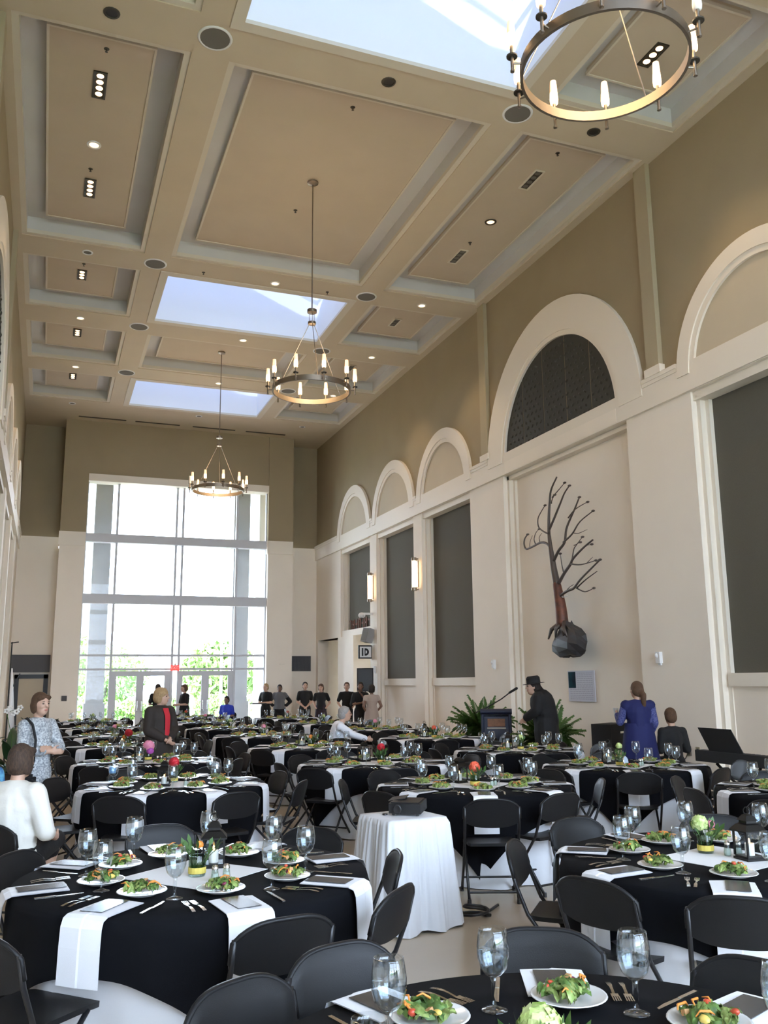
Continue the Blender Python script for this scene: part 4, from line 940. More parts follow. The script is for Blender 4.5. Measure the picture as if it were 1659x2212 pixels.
def hat(m):
    def fn(t, J, hp, R, vox, hv):
        M = Matrix.Translation(hp(0,-.01,.055)) @ R.to_4x4() @ Matrix.Rotation(-.12, 4, 'X')
        h = MB().lathe([(.155, 0), (.158, .006), (.10, .012), (.098, .09), (.075, .118), (0, .112)], 24, M=M, sx=.92, sy=1.08).lathe([(0, .0), (.155, .0)], 24, M=M, sx=.92, sy=1.08).build('hat', m, t, smooth='auto')
        MB().lathe([(.1005, .012), (.1005, .04), (.099, .041)], 24, M=M, sx=.92, sy=1.08).build('hat_band', 'black_matte', h)
    return fn
def shawl(m):
    def fn(t, J, hp, R, vox, hv):
        def gf(u, v):
            a = PI*(.62+1.76*u)      # open at the front (+Y)
            a = PI/2+.30+(2*PI-.60)*u; r = .115+.17*min(1, v*2.2)+.05*v+.015*math.sin(10*a)*v; z = 1.44-.05*min(1, v*4)-.62*max(0, v-.12)/.88*(.9+.1*math.cos(2*a))
            return (r*math.cos(a)*1.05, r*math.sin(a)*.80-.01, z)
        o = MB().grid(gf, 40, 16).build('open_shawl', m, t, smooth=True); s = o.modifiers.new('t', 'SOLIDIFY'); s.thickness = .01
    return fn
def red_front(t, J, hp, R, vox, hv):
    MB().grid(lambda u, v: ((u-.5)*(.10-.03*v), .186*math.sqrt(1-((u-.5)*.10/.2)**2)-.062*max(0, .24-v)*4.2, 1.42-.52*v), 6, 14).build('red_blouse', 'red_top', t, smooth=True)
def simple(build):
    def fn(t, J, hp, R, vox, hv): build(t, J, hp)
    return fn
mat('tunic', (0.62, 0.65, 0.66), 0.8, col2=(0.22, 0.24, 0.27), vscale=55); mat('cardigan', (0.76, 0.74, 0.68), 0.85, bump=0.1, bscale=80); mat('brown_hair', (0.09, 0.045, 0.022), 0.8, bump=0.6, bscale=45, stretch=(3, 3, 1), var=.2, vscale=40)
mat('dark_hair', (0.018, 0.011, 0.008), 0.8, bump=0.6, bscale=45, stretch=(3, 3, 1)); mat('blond_hair', (0.42, 0.28, 0.14), 0.8, bump=0.6, bscale=45, stretch=(3, 3, 1), var=.15, vscale=40); mat('grey_hair', (0.36, 0.35, 0.34), 0.8, bump=0.6, bscale=45, stretch=(3, 3, 1), var=.15, vscale=40); mat('white_shirt', (0.78, 0.80, 0.86), 0.8); mat('red_top', (0.55, 0.02, 0.035), 0.7)
mat('brown_black', (0.030, 0.022, 0.018), 0.8); mat('black_wear', (0.008, 0.008, 0.009), 0.85); mat('blue_dress', (0.007, 0.011, 0.085), 0.8); mat('blue_lace', (0.02, 0.03, 0.16), 0.8, col2=(0.12, 0.13, 0.30), vscale=60); mat('grey_shirt', (0.12, 0.12, 0.125), 0.8); mat('beige_dress', (0.42, 0.34, 0.29), 0.8)
mat('blue_print', (0.02, 0.10, 0.32), 0.7, col2=(0.15, 0.45, 0.65), vscale=18); mat('brown_leather', (0.10, 0.035, 0.02), 0.5); mat('royal_blue', (0.02, 0.05, 0.5), 0.7); mat('plum_black', (0.025, 0.012, 0.018), 0.85)
mat('brown_dark', (0.035, 0.02, 0.013), 0.75, col2=(0.08, 0.045, 0.028), vscale=30, bump=0.8, bscale=40, stretch=(3, 3, 1))
def face_dir(dx, dy): return math.atan2(dy, dx)-PI/2        # rotation so that local +Y looks along (dx, dy)
# woman at the left with crossed arms and a camera
J = stand_joints(); J.update(eL=V(-.245,.07,1.12), eR=V(.245,.07,1.12), wL=V(.0,.17,1.13), wR=V(.0,.205,1.10), yaw=-0.1)
pw = person('woman in a grey patterned tunic with crossed arms and a shoulder camera', (-0.03, 10.0, 0), face_dir(.66, -.75), J, 1.655, parts=(top('tunic', .86, -.16, .017, 'tunic'), trousers('black_wear'), shoes('black_wear'), hair('brown_hair', 'bob')), vox=.011)
def bag_strap(t, J, hp):
    MB().tube([(.15,-.09,1.40), (.165,.02,1.44), (.16,.10,1.38), (.15,.15,1.22), (.17,.16,1.02), (.20,.14,.86)], .014, 6).build('camera_strap', 'black_matte', t, smooth=True)
simple(bag_strap)(pw, J, None, None, 0, 0) if False else bag_strap(pw, J, None)
t = thing('camera', 'black camera hanging at the hip of the woman in the tunic', 'camera', (-0.03, 10.0, 0), face_dir(.66, -.75)); t.scale = (1.655/1.7,)*3
MB().box(.15, .29, .12, .19, .76, .86).box(.19, .25, .125, .185, .86, .89).build('body', 'black', t); MB().lathe([(0, 0), (.042, 0), (.045, .04), (.04, .10), (0, .10)], 14, M=Matrix.Translation((.21, .18, .80)) @ Matrix.Rotation(-1.9, 4, 'X')).build('lens', 'black', t, smooth='auto')
# seated woman in a white cardigan, back to the viewer
J = sit_joints(.46); J.update(chest=J['chest']+V(0,.0,0), head=J['head']+V(.0,.02,0), wL=V(-.06,.36,.62), wR=V(.10,.33,.62), eR=J['eR']+V(.02,.06,0), eL=J['eL']+V(-.02,.06,0), kR=V(.02,.44,.58), aR=V(-.16,.58,.22), tR=V(.0,.13,-.07), kL=V(-.03,.44,.50), aL=V(-.02,.42,.08), yaw=.1)
sx0, sy0, srz = -0.13, 7.15, face_dir(.60, .80)
person('seated woman in a white cardigan and black skirt seen from behind', (sx0, sy0, 0), srz, J, 1.70, parts=(top('cardigan', .62, -.10, .024, 'cardigan'), lap_skirt('black_wear'), shoes('brown_leather'), hair('brown_dark', 'bob')), vox=.011, heavy=1.12)
chair(sx0, sy0, srz+PI, 'black folding chair under the seated woman in the white cardigan')
# person in blue print, cut by the left edge
J = sit_joints(.46); J.update(wR=V(.20,.30,.72), yaw=.3)
person('seated person in a blue patterned shirt at the left picture edge', (-0.50, 8.8, 0), face_dir(.3, -.95), J, 1.68, parts=(top('blue_print', .45), trousers('black_wear'), shoes('black_wear'), hair('brown_hair', 'bob')), vox=.014)
chair(-0.50, 8.8, face_dir(.3, -.95)+PI, 'black folding chair under the person in blue print')
# woman in the middle with an open dark shawl over red
J = stand_joints(); J.update(eL=V(-.23,.03,1.10), eR=V(.23,.03,1.10), wL=V(-.03,.20,.98), wR=V(.05,.22,.96), yaw=.55)
person('standing blonde woman in a dark shawl over a red top', (1.62, 13.5, 0), face_dir(.50, -.87), J, 1.66, parts=(top('brown_black', .88, -.10, .036, 'jacket'), red_front, skirt('brown_black', 1.10, .50, .185, .29, 'long_jacket_tails', .85), trousers('black_wear'), shoes('black_wear'), hair('blond_hair', 'puffy')), vox=.013, heavy=1.06)
# grey haired man in a white shirt, seated
J = sit_joints(.46); J.update(chest=J['chest']+V(0,.04,0), neck=J['neck']+V(0,.10,-.01), head=J['head']+V(0,.14,-.02), sL=J['sL']+V(0,.08,0), sR=J['sR']+V(0,.08,0), eR=V(.22,.26,.84), wR=V(.13,.48,.77), eL=V(-.22,.24,.82), wL=V(-.10,.46,.76))
mx, my, mrz = 4.72, 14.75, face_dir(.97, -.24)
person('seated grey haired man in a white shirt leaning forward', (mx, my, 0), mrz, J, 1.74, parts=(top('white_shirt', .97, -.05), trousers('black_wear'), shoes('black_wear'), hair('grey_hair', 'man')), vox=.013)
chair(mx, my, mrz+PI, 'black folding chair under the grey haired man in white')
# man with the black hat
J = stand_joints(); J.update(eR=V(.27,.02,1.12), wR=V(.30,.14,.90), eL=V(-.24,.10,1.14), wL=V(-.16,.28,1.02), yaw=.35)
for k_, d_ in (('chest', V(0,.05,-.02)), ('sL', V(0,.09,-.05)), ('sR', V(0,.09,-.05)), ('neck', V(0,.12,-.07)), ('head', V(0,.16,-.10))): J[k_] = J[k_]+d_
person('man in a black coat and black hat beside the wall poster', (7.85, 13.1, 0), face_dir(-.75, .62), J, 1.86, parts=(top('black_wear', .96, -.28, .034, 'coat'), trousers('black_wear'), shoes('black_wear'), hair('dark_hair', 'tail'), hat('black_wear')), vox=.013, heavy=1.32)
# woman in the blue dress
J = stand_joints(); J.update(eL=V(-.25,.06,1.13), wL=V(-.25,.26,1.24), eR=V(.23,.02,1.12), wR=V(.18,.16,.95), yaw=.45)
person('woman in a long royal blue dress with a dark ponytail', (7.95, 10.75, 0), face_dir(.42, .90), J, 1.70, parts=(top('blue_lace', .92, -.05, .014, 'lace_sleeves'), top('blue_dress', .05, -.10, .022, 'bodice'), skirt('blue_dress', 1.12, .06, .165, .28, 'long_skirt', .80), shoes('black_wear'), hair('brown_hair', 'tail')), vox=.013, heavy=1.15)
cq = Matrix.Translation((7.95, 10.75, 0)) @ Matrix.Rotation(face_dir(.42, .90), 4, 'Z') @ Vector((-.25, .34, 1.22))
tag(MB().lathe([(0, 0), (.030, 0), (.040, .10), (.041, .105), (.038, .102), (.029, .005)], 16).build('paper_cup', 'white_plastic', smooth='auto', loc=cq), 'white cup held by the woman in the blue dress', 'cup')
# person in black seated at the keyboard rack
J = sit_joints(.50); J.update(wL=V(-.15,.36,.78), wR=V(.15,.36,.78), yaw=-.2)
person('seated person in black beside the woman in blue', (8.50, 10.75, 0), face_dir(.1, .99), J, 1.66, parts=(top('black_wear', .95), trousers('black_wear'), shoes('black_wear'), hair('brown_hair', 'short')), vox=.014)
t = thing('padded_stool', 'black padded stool under the person in black', 'stool', (8.50, 10.73, 0))
MB().box(-.24, .24, -.17, .17, .40, .48).build('cushion', 'black_matte', t); MB().tube([(-.20, -.15, .01), (.20, .15, .40)], .014, 6).build('leg', 'black', t); MB().tube([(.20, -.15, .01), (-.20, .15, .40)], .014, 6).build('leg', 'black', t)
# standing staff and guests by the far wall
def std(label, x, y, dx, dy, H, wear, hairm, hk, arms='down', skin='skin', hv=1.0, yaw=0.0, v=.017):
    J = stand_joints(); J['yaw'] = yaw
    if arms == 'hold': J.update(eL=V(-.23,.03,1.10), eR=V(.23,.03,1.10), wL=V(-.08,.26,1.10), wR=V(.10,.26,1.08))
    if arms == 'hips': J.update(eL=V(-.36,-.08,1.14), eR=V(.36,-.08,1.14), wL=V(-.20,.02,.98), wR=V(.20,.02,.98))
    if arms == 'chin': J.update(eL=V(-.22,.10,1.12), wL=V(-.03,.17,1.38), eR=V(.24,.06,1.10), wR=V(-.04,.22,1.14))
    if arms == 'clasp': J.update(wL=V(-.04,.20,.95), wR=V(.04,.21,.94))
    if arms == 'back': J.update(eL=V(-.26,-.10,1.12), eR=V(.26,-.10,1.12), wL=V(-.16,.02,.97), wR=V(.16,.02,.97))
    return person(label, (x, y, 0), face_dir(dx, dy), J, H, skin, wear+(hair(hairm, hk),), v, True, 1.0, hv)
tee = lambda: (top('black_wear', .36, -.04), trousers('black_wear'), shoes('black_wear'))
std('woman in a black tee holding a tray by the window edge', 6.75, 28.6, -.75, -.65, 1.70, tee(), 'blond_hair', 'bun', 'hold')
tag(MB().box(-.22, .22, -.15, .15, 0, .015).box(-.23, .23, -.16, -.15, 0, .03).box(-.23, .23, .15, .16, 0, .03).build('serving_tray', 'black', loc=(6.45, 28.36, 1.06)), 'dark serving tray held by the woman near the window', 'tray')
std('man in a grey shirt and black vest with hands on hips', 7.28, 28.9, -.35, -.93, 1.66, (top('black_wear', .9, -.06, .02, 'jacket'), top('grey_shirt', .2, -.02, .026, 'grey_shirt'), trousers('black_wear'), shoes('black_wear')), 'dark_hair', 'man', 'hips', 'skin_dark', 1.18)
std('woman in a black tee in front of the square vent panel', 7.78, 27.6, -.2, -.97, 1.74, tee(), 'dark_hair', 'tail', 'clasp')
std('woman in a black dress with long hair left of the niche', 7.98, 26.5, -.5, -.85, 1.68, (top('black_wear', .3, -.04), skirt('plum_black', 1.06, .45, .15, .21), shoes('black_wear')), 'brown_hair', 'long', 'back')
std('woman in a black tee standing before the wide white pier', 8.38, 25.2, -.3, -.95, 1.72, tee(), 'brown_hair', 'bun', 'back')
std('man in black with a hand at his chin', 8.30, 23.75, -.4, -.9, 1.72, (top('black_wear', .5, -.04), trousers('black_wear'), shoes('black_wear')), 'dark_hair', 'man', 'chin', 'skin_dark')
std('woman in a beige dress seen from behind', 8.32, 22.9, .1, 1.0, 1.64, (top('beige_dress', .15, -.04, .016), skirt('beige_dress', 1.08, .50, .16, .22, 'dress_skirt'), shoes('brown_leather')), 'dark_hair', 'puffy', 'back', 'skin_dark', 1.08)
std('dark haired guest by the doors behind the woman in red', 3.28, 28.2, .1, 1.0, 1.72, tee(), 'dark_hair', 'man', 'hold')
std('guest in black with folded arms before the middle doors', 4.05, 27.9, -.9, -.3, 1.70, (top('black_wear', .4, -.06), skirt('black_wear', 1.06, .4, .17, .24), shoes('black_wear')), 'brown_hair', 'bob', 'hold')
J = sit_joints(.46); person('seated guest in a bright blue shirt by the right door', (5.55, 29.0, 0), face_dir(-.6, -.8), J, 1.70, 'skin_dark', parts=(top('royal_blue', .4), trousers('black_wear'), shoes('black_wear'), hair('dark_hair', 'man')), vox=.018)
chair(5.55, 29.0, face_dir(-.6, -.8)+PI, 'black folding chair under the guest in bright blue', False)
# ================================================================== PROPS
# ---- projector stand with pleated white cloth, between the tables
px, py, prz = 2.56, 6.38, math.radians(9)
t = thing('side_table', 'small square folding table hidden under the pleated white cloth', 'table', (px, py, 0), prz)
MB().box(-.21, .21, -.21, .21, .72, .745).build('tabletop', 'crouton', t)
for a in (-1, 1):
    for b in (-1, 1): MB().tube([(a*.195, b*.195, 0), (a*.19, b*.19, .72)], .014, 6).build('leg', 'chair_metal', t)
def sq(r, a):
    c, s = math.cos(a), math.sin(a); k = (abs(c)**10+abs(s)**10)**(-1/10); return r*k*c, r*k*s
def gf(u, v):
    a = 2*PI*u
    if v <= .15: x, y = sq(.250*v/.15, a); return (x, y, .756)
    tt = (v-.15)/.85; pl = math.sin(46*a)*.5+math.sin(31*a+1)*.5
    x, y = sq(.255+.070*tt**.8+.008*pl*(1-.4*tt)+.028*math.sin(9*a+.6)*tt, a); return (x, y, .75*(1-tt)+.012+.01*math.sin(7*a)*tt)
o = MB().grid(gf, 200, 20, True).build('pleated_cloth', 'white_cloth', smooth=True); tag(o, 'white pleated cloth to the floor on the projector stand', 'tablecloth'); o.location = (px, py, 0); o.rotation_euler.z = prz
t = thing('projector', 'black projector on a tilted bracket on the white side table', 'projector', (px+.05, py+.02, .759), math.radians(-38)); t.scale = (.72, .72, .8)
M = Matrix.Translation((0, 0, .075)) @ Matrix.Rotation(.10, 4, 'X')
MB().box(-.17, .17, -.13, .13, -.045, .045, M).box(-.15, .15, -.11, .11, .045, .055, M).build('body', 'black', t)
MB().lathe([(0, 0), (.042, 0), (.045, .03), (.036, .035), (0, .03)], 16, M=M @ Matrix.Translation((-.07, -.13, .0)) @ Matrix.Rotation(PI/2, 4, 'X')).build('lens', 'black', t, smooth='auto')
for a in (-.13, .13): MB().tube([(a, -.10, 0), (a, -.10, .035)], .012, 8).build('foot', 'black', t)
MB().tube([(0, .11, 0), (0, .11, .04)], .014, 8).build('foot', 'black', t)
MB().box(-.20, -.02, -.02, .15, .058, .066, M @ Matrix.Translation((0, 0, .01)) @ Matrix.Rotation(-.15, 4, 'Y')).build('lid', 'black', t)
MB().lathe([(0, 0), (.028, 0), (.028, .012), (0, .014)], 14, (-.22, -.10, 0)).build('lens_cap', 'black', t)
pts = [(2.98, 6.62, .014), (3.02, 6.50, .014)] + [(3.10+.13*math.cos(k*.5)*(1-.02*k), 6.30+.09*math.sin(k*.5), .014+.004*k) for k in range(22)] + [(3.28, 6.42, .014), (3.42, 6.55, .014)]
tag(MB().tube(pts, .011, 6).build('extension_cord', 'black', smooth=True), 'black coiled power cord on the floor beside the white draped stand', 'cord')
# ---- water bottle on the left table
t = thing('water_bottle', 'clear water bottle with a light blue label on the left table', 'bottle', (0.70, 9.60, ZT+.004))
MB().lathe([(0, 0), (.032, .0), (.034, .01), (.033, .06), (.034, .13), (.030, .165), (.014, .195), (.013, .21), (0, .21)], 16).build('bottle_body', 'bottle_glass', t, smooth='auto')
MB().lathe([(.0345, .095), (.0345, .150)], 16).build('label', mat('bottle_blue', (0.15, 0.42, 0.75), .5), t); MB().lathe([(0, .205), (.016, .205), (.016, .225), (0, .226)], 12).build('cap', 'white_plastic', t)
# round white candle tin / clock on the right table
t = thing('table_clock', 'small round pale disc standing by the posy, table before the woman in blue', 'table number', (6.20, 8.68, ZT+.004), math.radians(30))
Mx = Matrix.Translation((0, 0, .062)) @ Matrix.Rotation(PI/2-.15, 4, 'X'); MB().lathe([(0, 0), (.055, 0), (.06, .008), (.055, .016), (0, .016)], 24, M=Mx).build('disc', mat('pale_blue', (.55, .66, .78), .4), t, smooth='auto'); MB().box(-.03, .03, -.005, .05, 0, .006).build('foot', 'steel', t); MB().lathe([(.057, .002), (.064, .008), (.057, .014)], 24, M=Mx).build('rim', 'steel', t, smooth=True)
# ---- digital piano at the right
kz = math.radians(110-180)
t = thing('digital_piano', 'black digital piano with a music rest at the right edge', 'keyboard', (7.88, 8.66, 0), math.radians(90))
MB().box(-.68, .68, -.14, .15, .72, .83).box(-.68, .68, .02, .15, .83, .855).build('case', 'black_matte', t)
wk = MB()
for k in range(52): wk.box(-.61+k*.0235, -.61+k*.0235+.0222, -.138, .0, .83, .838)
tag(wk.build('white_keys', 'white_plastic', t), kind='stuff'); bk = MB()
for k in range(51):
    if k % 7 in (0, 1, 3, 4, 5): bk.box(-.61+k*.0235+.016, -.61+k*.0235+.030, -.08, .0, .838, .847)
tag(bk.build('black_keys', 'black', t), kind='stuff')
MB().prism([(-.12, .0), (.46, .0), (.52, .30), (-.05, .30)], lambda u, v, d: (u, .10+v*.35+d, .855+v*.94), 0, .012).build('music_rest', 'black_matte', t)
for a in (-1, 1): MB().tube([(-.36*a, -.14, .01), (.36*a, .10, .71)], .018, 8).build('stand_leg', 'black', t); MB().tube([(-.36*a, -.2, .018), (-.36*a, .2, .018)], .018, 8).build('stand_foot', 'black', t)
# ---- keyboard rack / amplifier by the blue dress
t = thing('equipment_case', 'black equipment case on a stand left of the woman in blue', 'amplifier', (8.18, 11.75, 0), math.radians(25))
MB().box(-.30, .30, -.17, .17, .72, 1.07).build('case', 'black_matte', t); MB().box(-.05, .22, -.18, -.17, .93, .96).build('badge', 'steel', t); MB().box(-.34, .32, -.19, .0, .69, .72).build('shelf', 'black', t)
for a in (-.26, .26): MB().tube([(a, -.12, 0), (a, -.12, .70)], .016, 6).build('leg', 'black', t); MB().tube([(a, .12, 0), (a, .12, .70)], .016, 6).build('leg', 'black', t)
# ---- lectern, boom microphone, ferns
t = thing('lectern', 'dark blue lectern with a wooden front inset before the ferns', 'lectern', (7.92, 15.0, 0), math.radians(-28))
mat('navy', (0.012, 0.018, 0.045), .45); mat('wood', (0.22, 0.09, 0.035), .5, var=.2, vscale=12)
MB().box(-.24, .24, -.16, .20, .04, 1.08).build('body', 'navy', t); MB().box(-.30, .30, -.24, .24, 0, .05).build('base', 'navy', t)
MB().box(-.16, .16, -.172, -.16, .90, 1.04).build('wood_inset', 'wood', t); MB().box(-.17, .17, -.175, -.16, .86, .885).build('ledge', 'nickel', t)
MB().box(-.28, .28, -.20, .24, 1.08, 1.12, Matrix.Rotation(-.12, 4, 'X')).build('reading_top', 'navy', t); MB().tube([(-.29, -.16, 1.17), (.29, -.16, 1.17)], .05, 12).build('padded_roll', 'navy', t, smooth='auto')
for a in (-.25, .25): MB().tube([(a, -.15, .05), (a, -.15, 1.12)], .032, 10).build('corner_post', 'navy', t)
t = thing('boom_microphone', 'black boom microphone on a stand above the lectern', 'microphone', (8.05, 15.55, 0))
MB().tube([(0, 0, .02), (0, 0, 1.22)], .012, 8).build('stand', 'black', t); MB().tube([(-.25, .05, 1.13), (0, 0, 1.24), (.22, -.12, 1.38), (.40, -.22, 1.53)], .012, 8).build('boom', 'black', t); MB().capsule((.36, -.20, 1.50), (.48, -.27, 1.58), .022, .026).build('microphone_head', 'black_matte', t, smooth=True)
for k in range(3): a = k*2.1; MB().tube([(0, 0, .12), (.28*math.cos(a), .28*math.sin(a), .01)], .01, 6).build('tripod_leg', 'black', t)
def frond_mesh(L, droop, seed):
    rnd = random.Random(seed); q = MB(); n = 38
    P = lambda s: Vector((0, L*s*(1-.15*s), L*(.75*s-droop*s*s)))
    q.tube([P(i/10) for i in range(11)], [.006*(1-i/12) for i in range(11)], 4)
    for i in range(2, n+1):
        s = i/n; p = P(s); w_ = .095*math.sin(PI*min(.98, s*.85+.12))
        for sg in (-1, 1):
            b = len(q.v); e = p+Vector((sg*w_, .035, -.02+rnd.uniform(-.015, .015))); m_ = p+Vector((sg*w_*.5, .026, .006)); m2 = p+Vector((sg*w_*.5, .004, -.008)); q.v += [tuple(p), tuple(m_), tuple(e), tuple(m2)]; q.f.append((b, b+1, b+2, b+3))
    return q.mesh('frond', 'leaf', True)
FR = [frond_mesh(.62, .55, 1), frond_mesh(.55, .95, 2), frond_mesh(.50, 1.25, 3), frond_mesh(.66, .3, 4)]
mat('pot', (0.05, 0.035, 0.025), .6)
def fern(loc, lab, zb, n=46, s=1.0, seed=0):
    t = thing('potted_fern', lab, 'fern', loc, group='ferns beside the lectern'); rnd = random.Random(seed)
    MB().lathe([(0, 0), (.15, 0), (.20, zb-.02), (.205, zb), (.18, zb), (0, zb-.03)], 18).build('pot', 'pot', t, smooth='auto')
    for i in range(n):
        o = lob('frond', FR[(i % 4) if i > 8 else 3], t); o.location = (rnd.uniform(-.05, .05), rnd.uniform(-.05, .05), zb-.03); o.rotation_euler = (rnd.uniform(-.15, .35)+(.5 if i < 8 else 0), rnd.uniform(-.2, .2), i*2.4); k = s*rnd.uniform(.85, 1.15); o.scale = (k, k, k)
fern((8.25, 16.2, 0), 'bushy green fern left of the lectern', .72, 96, 1.15, 3); fern((8.50, 14.2, 0), 'bushy green fern between the lectern and the man in the hat', .62, 96, 1.12, 5)
# ---- leafy plants by the left wall
mat('orchid', (.8, .78, .74), .5)
def broad(loc, lab, h, n, seed, flowers=0):
    t = thing('potted_plant', lab, 'plant', loc, group='dark leafy plants at the left'); rnd = random.Random(seed)
    MB().lathe([(0, 0), (.16, 0), (.21, .34), (.18, .35), (0, .32)], 16).build('pot', 'pot', t, smooth='auto')
    for i in range(n):
        a = i*2.4; L = rnd.uniform(.45, .75)*h; el = rnd.uniform(.25, 1.25)
        def lf(u, v, a=a, L=L, el=el):
            r = L*v*math.cos(el)*(1+.2*v); z = .33+L*v*math.sin(el)*1.3-.35*L*v*v*v; w_ = .07*h*math.sin(PI*min(.97, v*.95+.04))*(u-.5)*2 if v > .35 else .008*(u-.5)
            return (r*math.cos(a)-w_*math.sin(a), r*math.sin(a)+w_*math.cos(a), z-.04*abs(u-.5))
        MB().grid(lf, 4, 8).build('leaf', 'leaf_dark', t, smooth=True, recalc=False)
    for k in range(flowers):
        q = MB(); p0 = (-.12+.05*k, -.1, 1.32+.05*math.sin(k*2)); 
        for j in range(5): a = j*1.257; q.ball((p0[0]+.03*math.cos(a), p0[1], p0[2]+.03*math.sin(a)), (.024, .008, .02), 6, 4)
        q.build('orchid_bloom', 'orchid', t, smooth=True)
    if flowers: MB().tube([(0, 0, .33), (-.02, -.03, .9), (-.12, -.1, 1.3), (.1, -.1, 1.36)], .006, 5).build('orchid_stem', 'leaf', t)
broad((-0.42, 16.0, 0), 'dark leafy plant with white orchids behind the woman in the tunic', 1.25, 26, 4, 5)
broad((-0.15, 23.4, 0), 'low dark spreading plant by the far left wall', 1.25, 34, 9)
# ---- tall stand and narrow banner at the left
t = thing('light_stand', 'tall slim black stand with a folded white umbrella at the left wall', 'stand', (-0.62, 18.6, 0))
MB().tube([(0, 0, .02), (0, 0, 2.55)], [.016, .012], 8).build('pole', 'black', t); MB().tube([(-.02, 0, 2.53), (.12, -.03, 2.55)], .012, 6).build('head_clamp', 'black', t); MB().tube([(.09, -.04, .75), (.06, -.04, 1.4), (.03, -.03, 2.05)], [.075, .045, .012], 10).build('folded_umbrella', 'white_plastic', t, smooth=True); MB().tube([(0, -.02, 1.55), (.18, -.05, 1.95)], .01, 6).build('side_arm', 'black', t)
for k in range(3): a = k*2.1+.3; MB().tube([(0, 0, .35), (.30*math.cos(a), .30*math.sin(a), .012)], .01, 6).build('leg', 'black', t)
# ---- things on the right wall
mat('rust', (0.20, 0.075, 0.045), .55, metal=.4, col2=(0.10, 0.05, 0.04), vscale=10); mat('trunk_grey', (0.12, 0.10, 0.09), .5, metal=.6); mat('lead', (0.05, 0.05, 0.055), .5, metal=.3)
t = thing('tree_sculpture', 'bare metal tree sculpture with a wrapped root ball hung on the wall', 'sculpture', (XR+.10, 0, 0))
D = lambda y, z, d=0.0: (d, y, z)
S = lambda zx, zy: onwall(zx, zy)
def onwall(x, y):          # sculpture drawing units -> metres along the wall (Y) and height (Z)
    return (16.52-0.003142*x-0.00000008*x*x, 5.70-0.00163*y)
def br(pts, r0, r1, mm='trunk_grey', name='branch'):
    n = len(pts); P = []
    Q = [Vector((p[0], p[1])) for p in pts]; W = []
    for i in range(n-1):
        a, b, c, d = Q[max(0, i-1)], Q[i], Q[i+1], Q[min(n-1, i+2)]
        for s in (0, .25, .5, .75): W.append(.5*((2*b)+(c-a)*s+(2*a-5*b+4*c-d)*s*s+(3*b-a-3*c+d)*s**3))
    W.append(Q[-1]); n = len(W); ph = pts[-1][0]*.013
    for i, q_ in enumerate(W): Y, Z = onwall(q_.x, q_.y); P.append((-.12-(.09*math.sin(ph)*(i/n) if name == 'branch' else 0), Y, Z))
    MB().tube(P, [r0+(r1-r0)*i/(n-1) for i in range(n)], 8).build(name, mm, t, smooth=True)
    return P[-1]
def bud(p): MB().ball(p, (.03, .045, .022), 8, 6).build('bud', 'trunk_grey', t, smooth=True)
br([(610, 1830), (600, 1600), (580, 1420), (565, 1300)], .125, .075, 'rust', 'lower_trunk')
br([(570, 1320), (545, 1150), (530, 1000), (515, 850), (505, 700)], .074, .032, 'trunk_grey', 'upper_trunk')
for pts, r, b in (([(505, 700), (520, 500), (545, 330), (575, 180), (655, 50)], .032, 0), ([(510, 640), (570, 520), (640, 370), (690, 260), (745, 190)], .026, 1), ([(560, 260), (640, 200), (712, 143)], .013, 1), ([(550, 330), (580, 290), (628, 258)], .012, 1), ([(500, 690), (430, 630), (380, 560), (375, 460), (410, 390), (462, 320)], .018, 1),
        ([(510, 850), (470, 795), (400, 768), (300, 790), (220, 795), (195, 730), (205, 660), (245, 615)], .028, 1), ([(340, 770), (310, 700), (320, 620), (350, 578)], .013, 1), ([(265, 795), (260, 720), (285, 640)], .009, 0), ([(390, 750), (368, 690), (385, 640)], .009, 0),
        ([(545, 1030), (600, 920), (660, 840), (680, 690), (720, 580), (770, 470), (815, 355)], .030, 1), ([(725, 570), (790, 490), (905, 447)], .014, 1), ([(660, 840), (760, 775), (850, 660), (988, 585)], .020, 1), ([(775, 765), (810, 778), (880, 757)], .009, 0),
        ([(590, 1310), (650, 1210), (720, 1120), (750, 1060), (850, 970), (955, 900)], .034, 0), ([(650, 1200), (648, 1100), (652, 975)], .014, 1), ([(745, 1060), (755, 950), (775, 900), (825, 825)], .014, 1), ([(770, 910), (808, 882)], .009, 1), ([(880, 945), (935, 945)], .009, 1), ([(730, 1115), (840, 1150), (990, 1142)], .016, 1), ([(890, 1145), (940, 1090)], .008, 0),
        ([(585, 1500), (620, 1455), (700, 1420), (770, 1405), (850, 1320), (1050, 1152)], .034, 1), ([(775, 1405), (880, 1330), (1000, 1265)], .016, 0), ([(775, 1405), (850, 1460), (930, 1435)], .014, 1), ([(665, 1425), (690, 1385), (740, 1355)], .010, 0)):
    e = br(pts, r, r*.45)
    if b: bud(e)
q = MB(); Yc, Zc = onwall(665, 1960); prof = [(.11, .30), (.19, .22), (.29, .13), (.40, .02), (.48, -.12), (.45, -.24), (.34, -.33), (0, -.34)]
for i in range(11):
    a = 2*PI*i/11
    for j, (r, z) in enumerate(prof):
        k = 1+.10*math.sin(i*3.1+j*1.7); q.v.append((-.12+min(.05, .42*r*math.cos(a)*k), Yc+r*math.sin(a)*k*1.0-(.12 if z < .15 else 0)*(1 if math.sin(a) < 0 else 0), Zc+z+.03*math.sin(i*2.3)))
for i in range(11):
    for j in range(7): k = (i+1) % 11; q.f.append((i*8+j, k*8+j, k*8+j+1, i*8+j+1))
q.build('root_ball', 'lead', t)
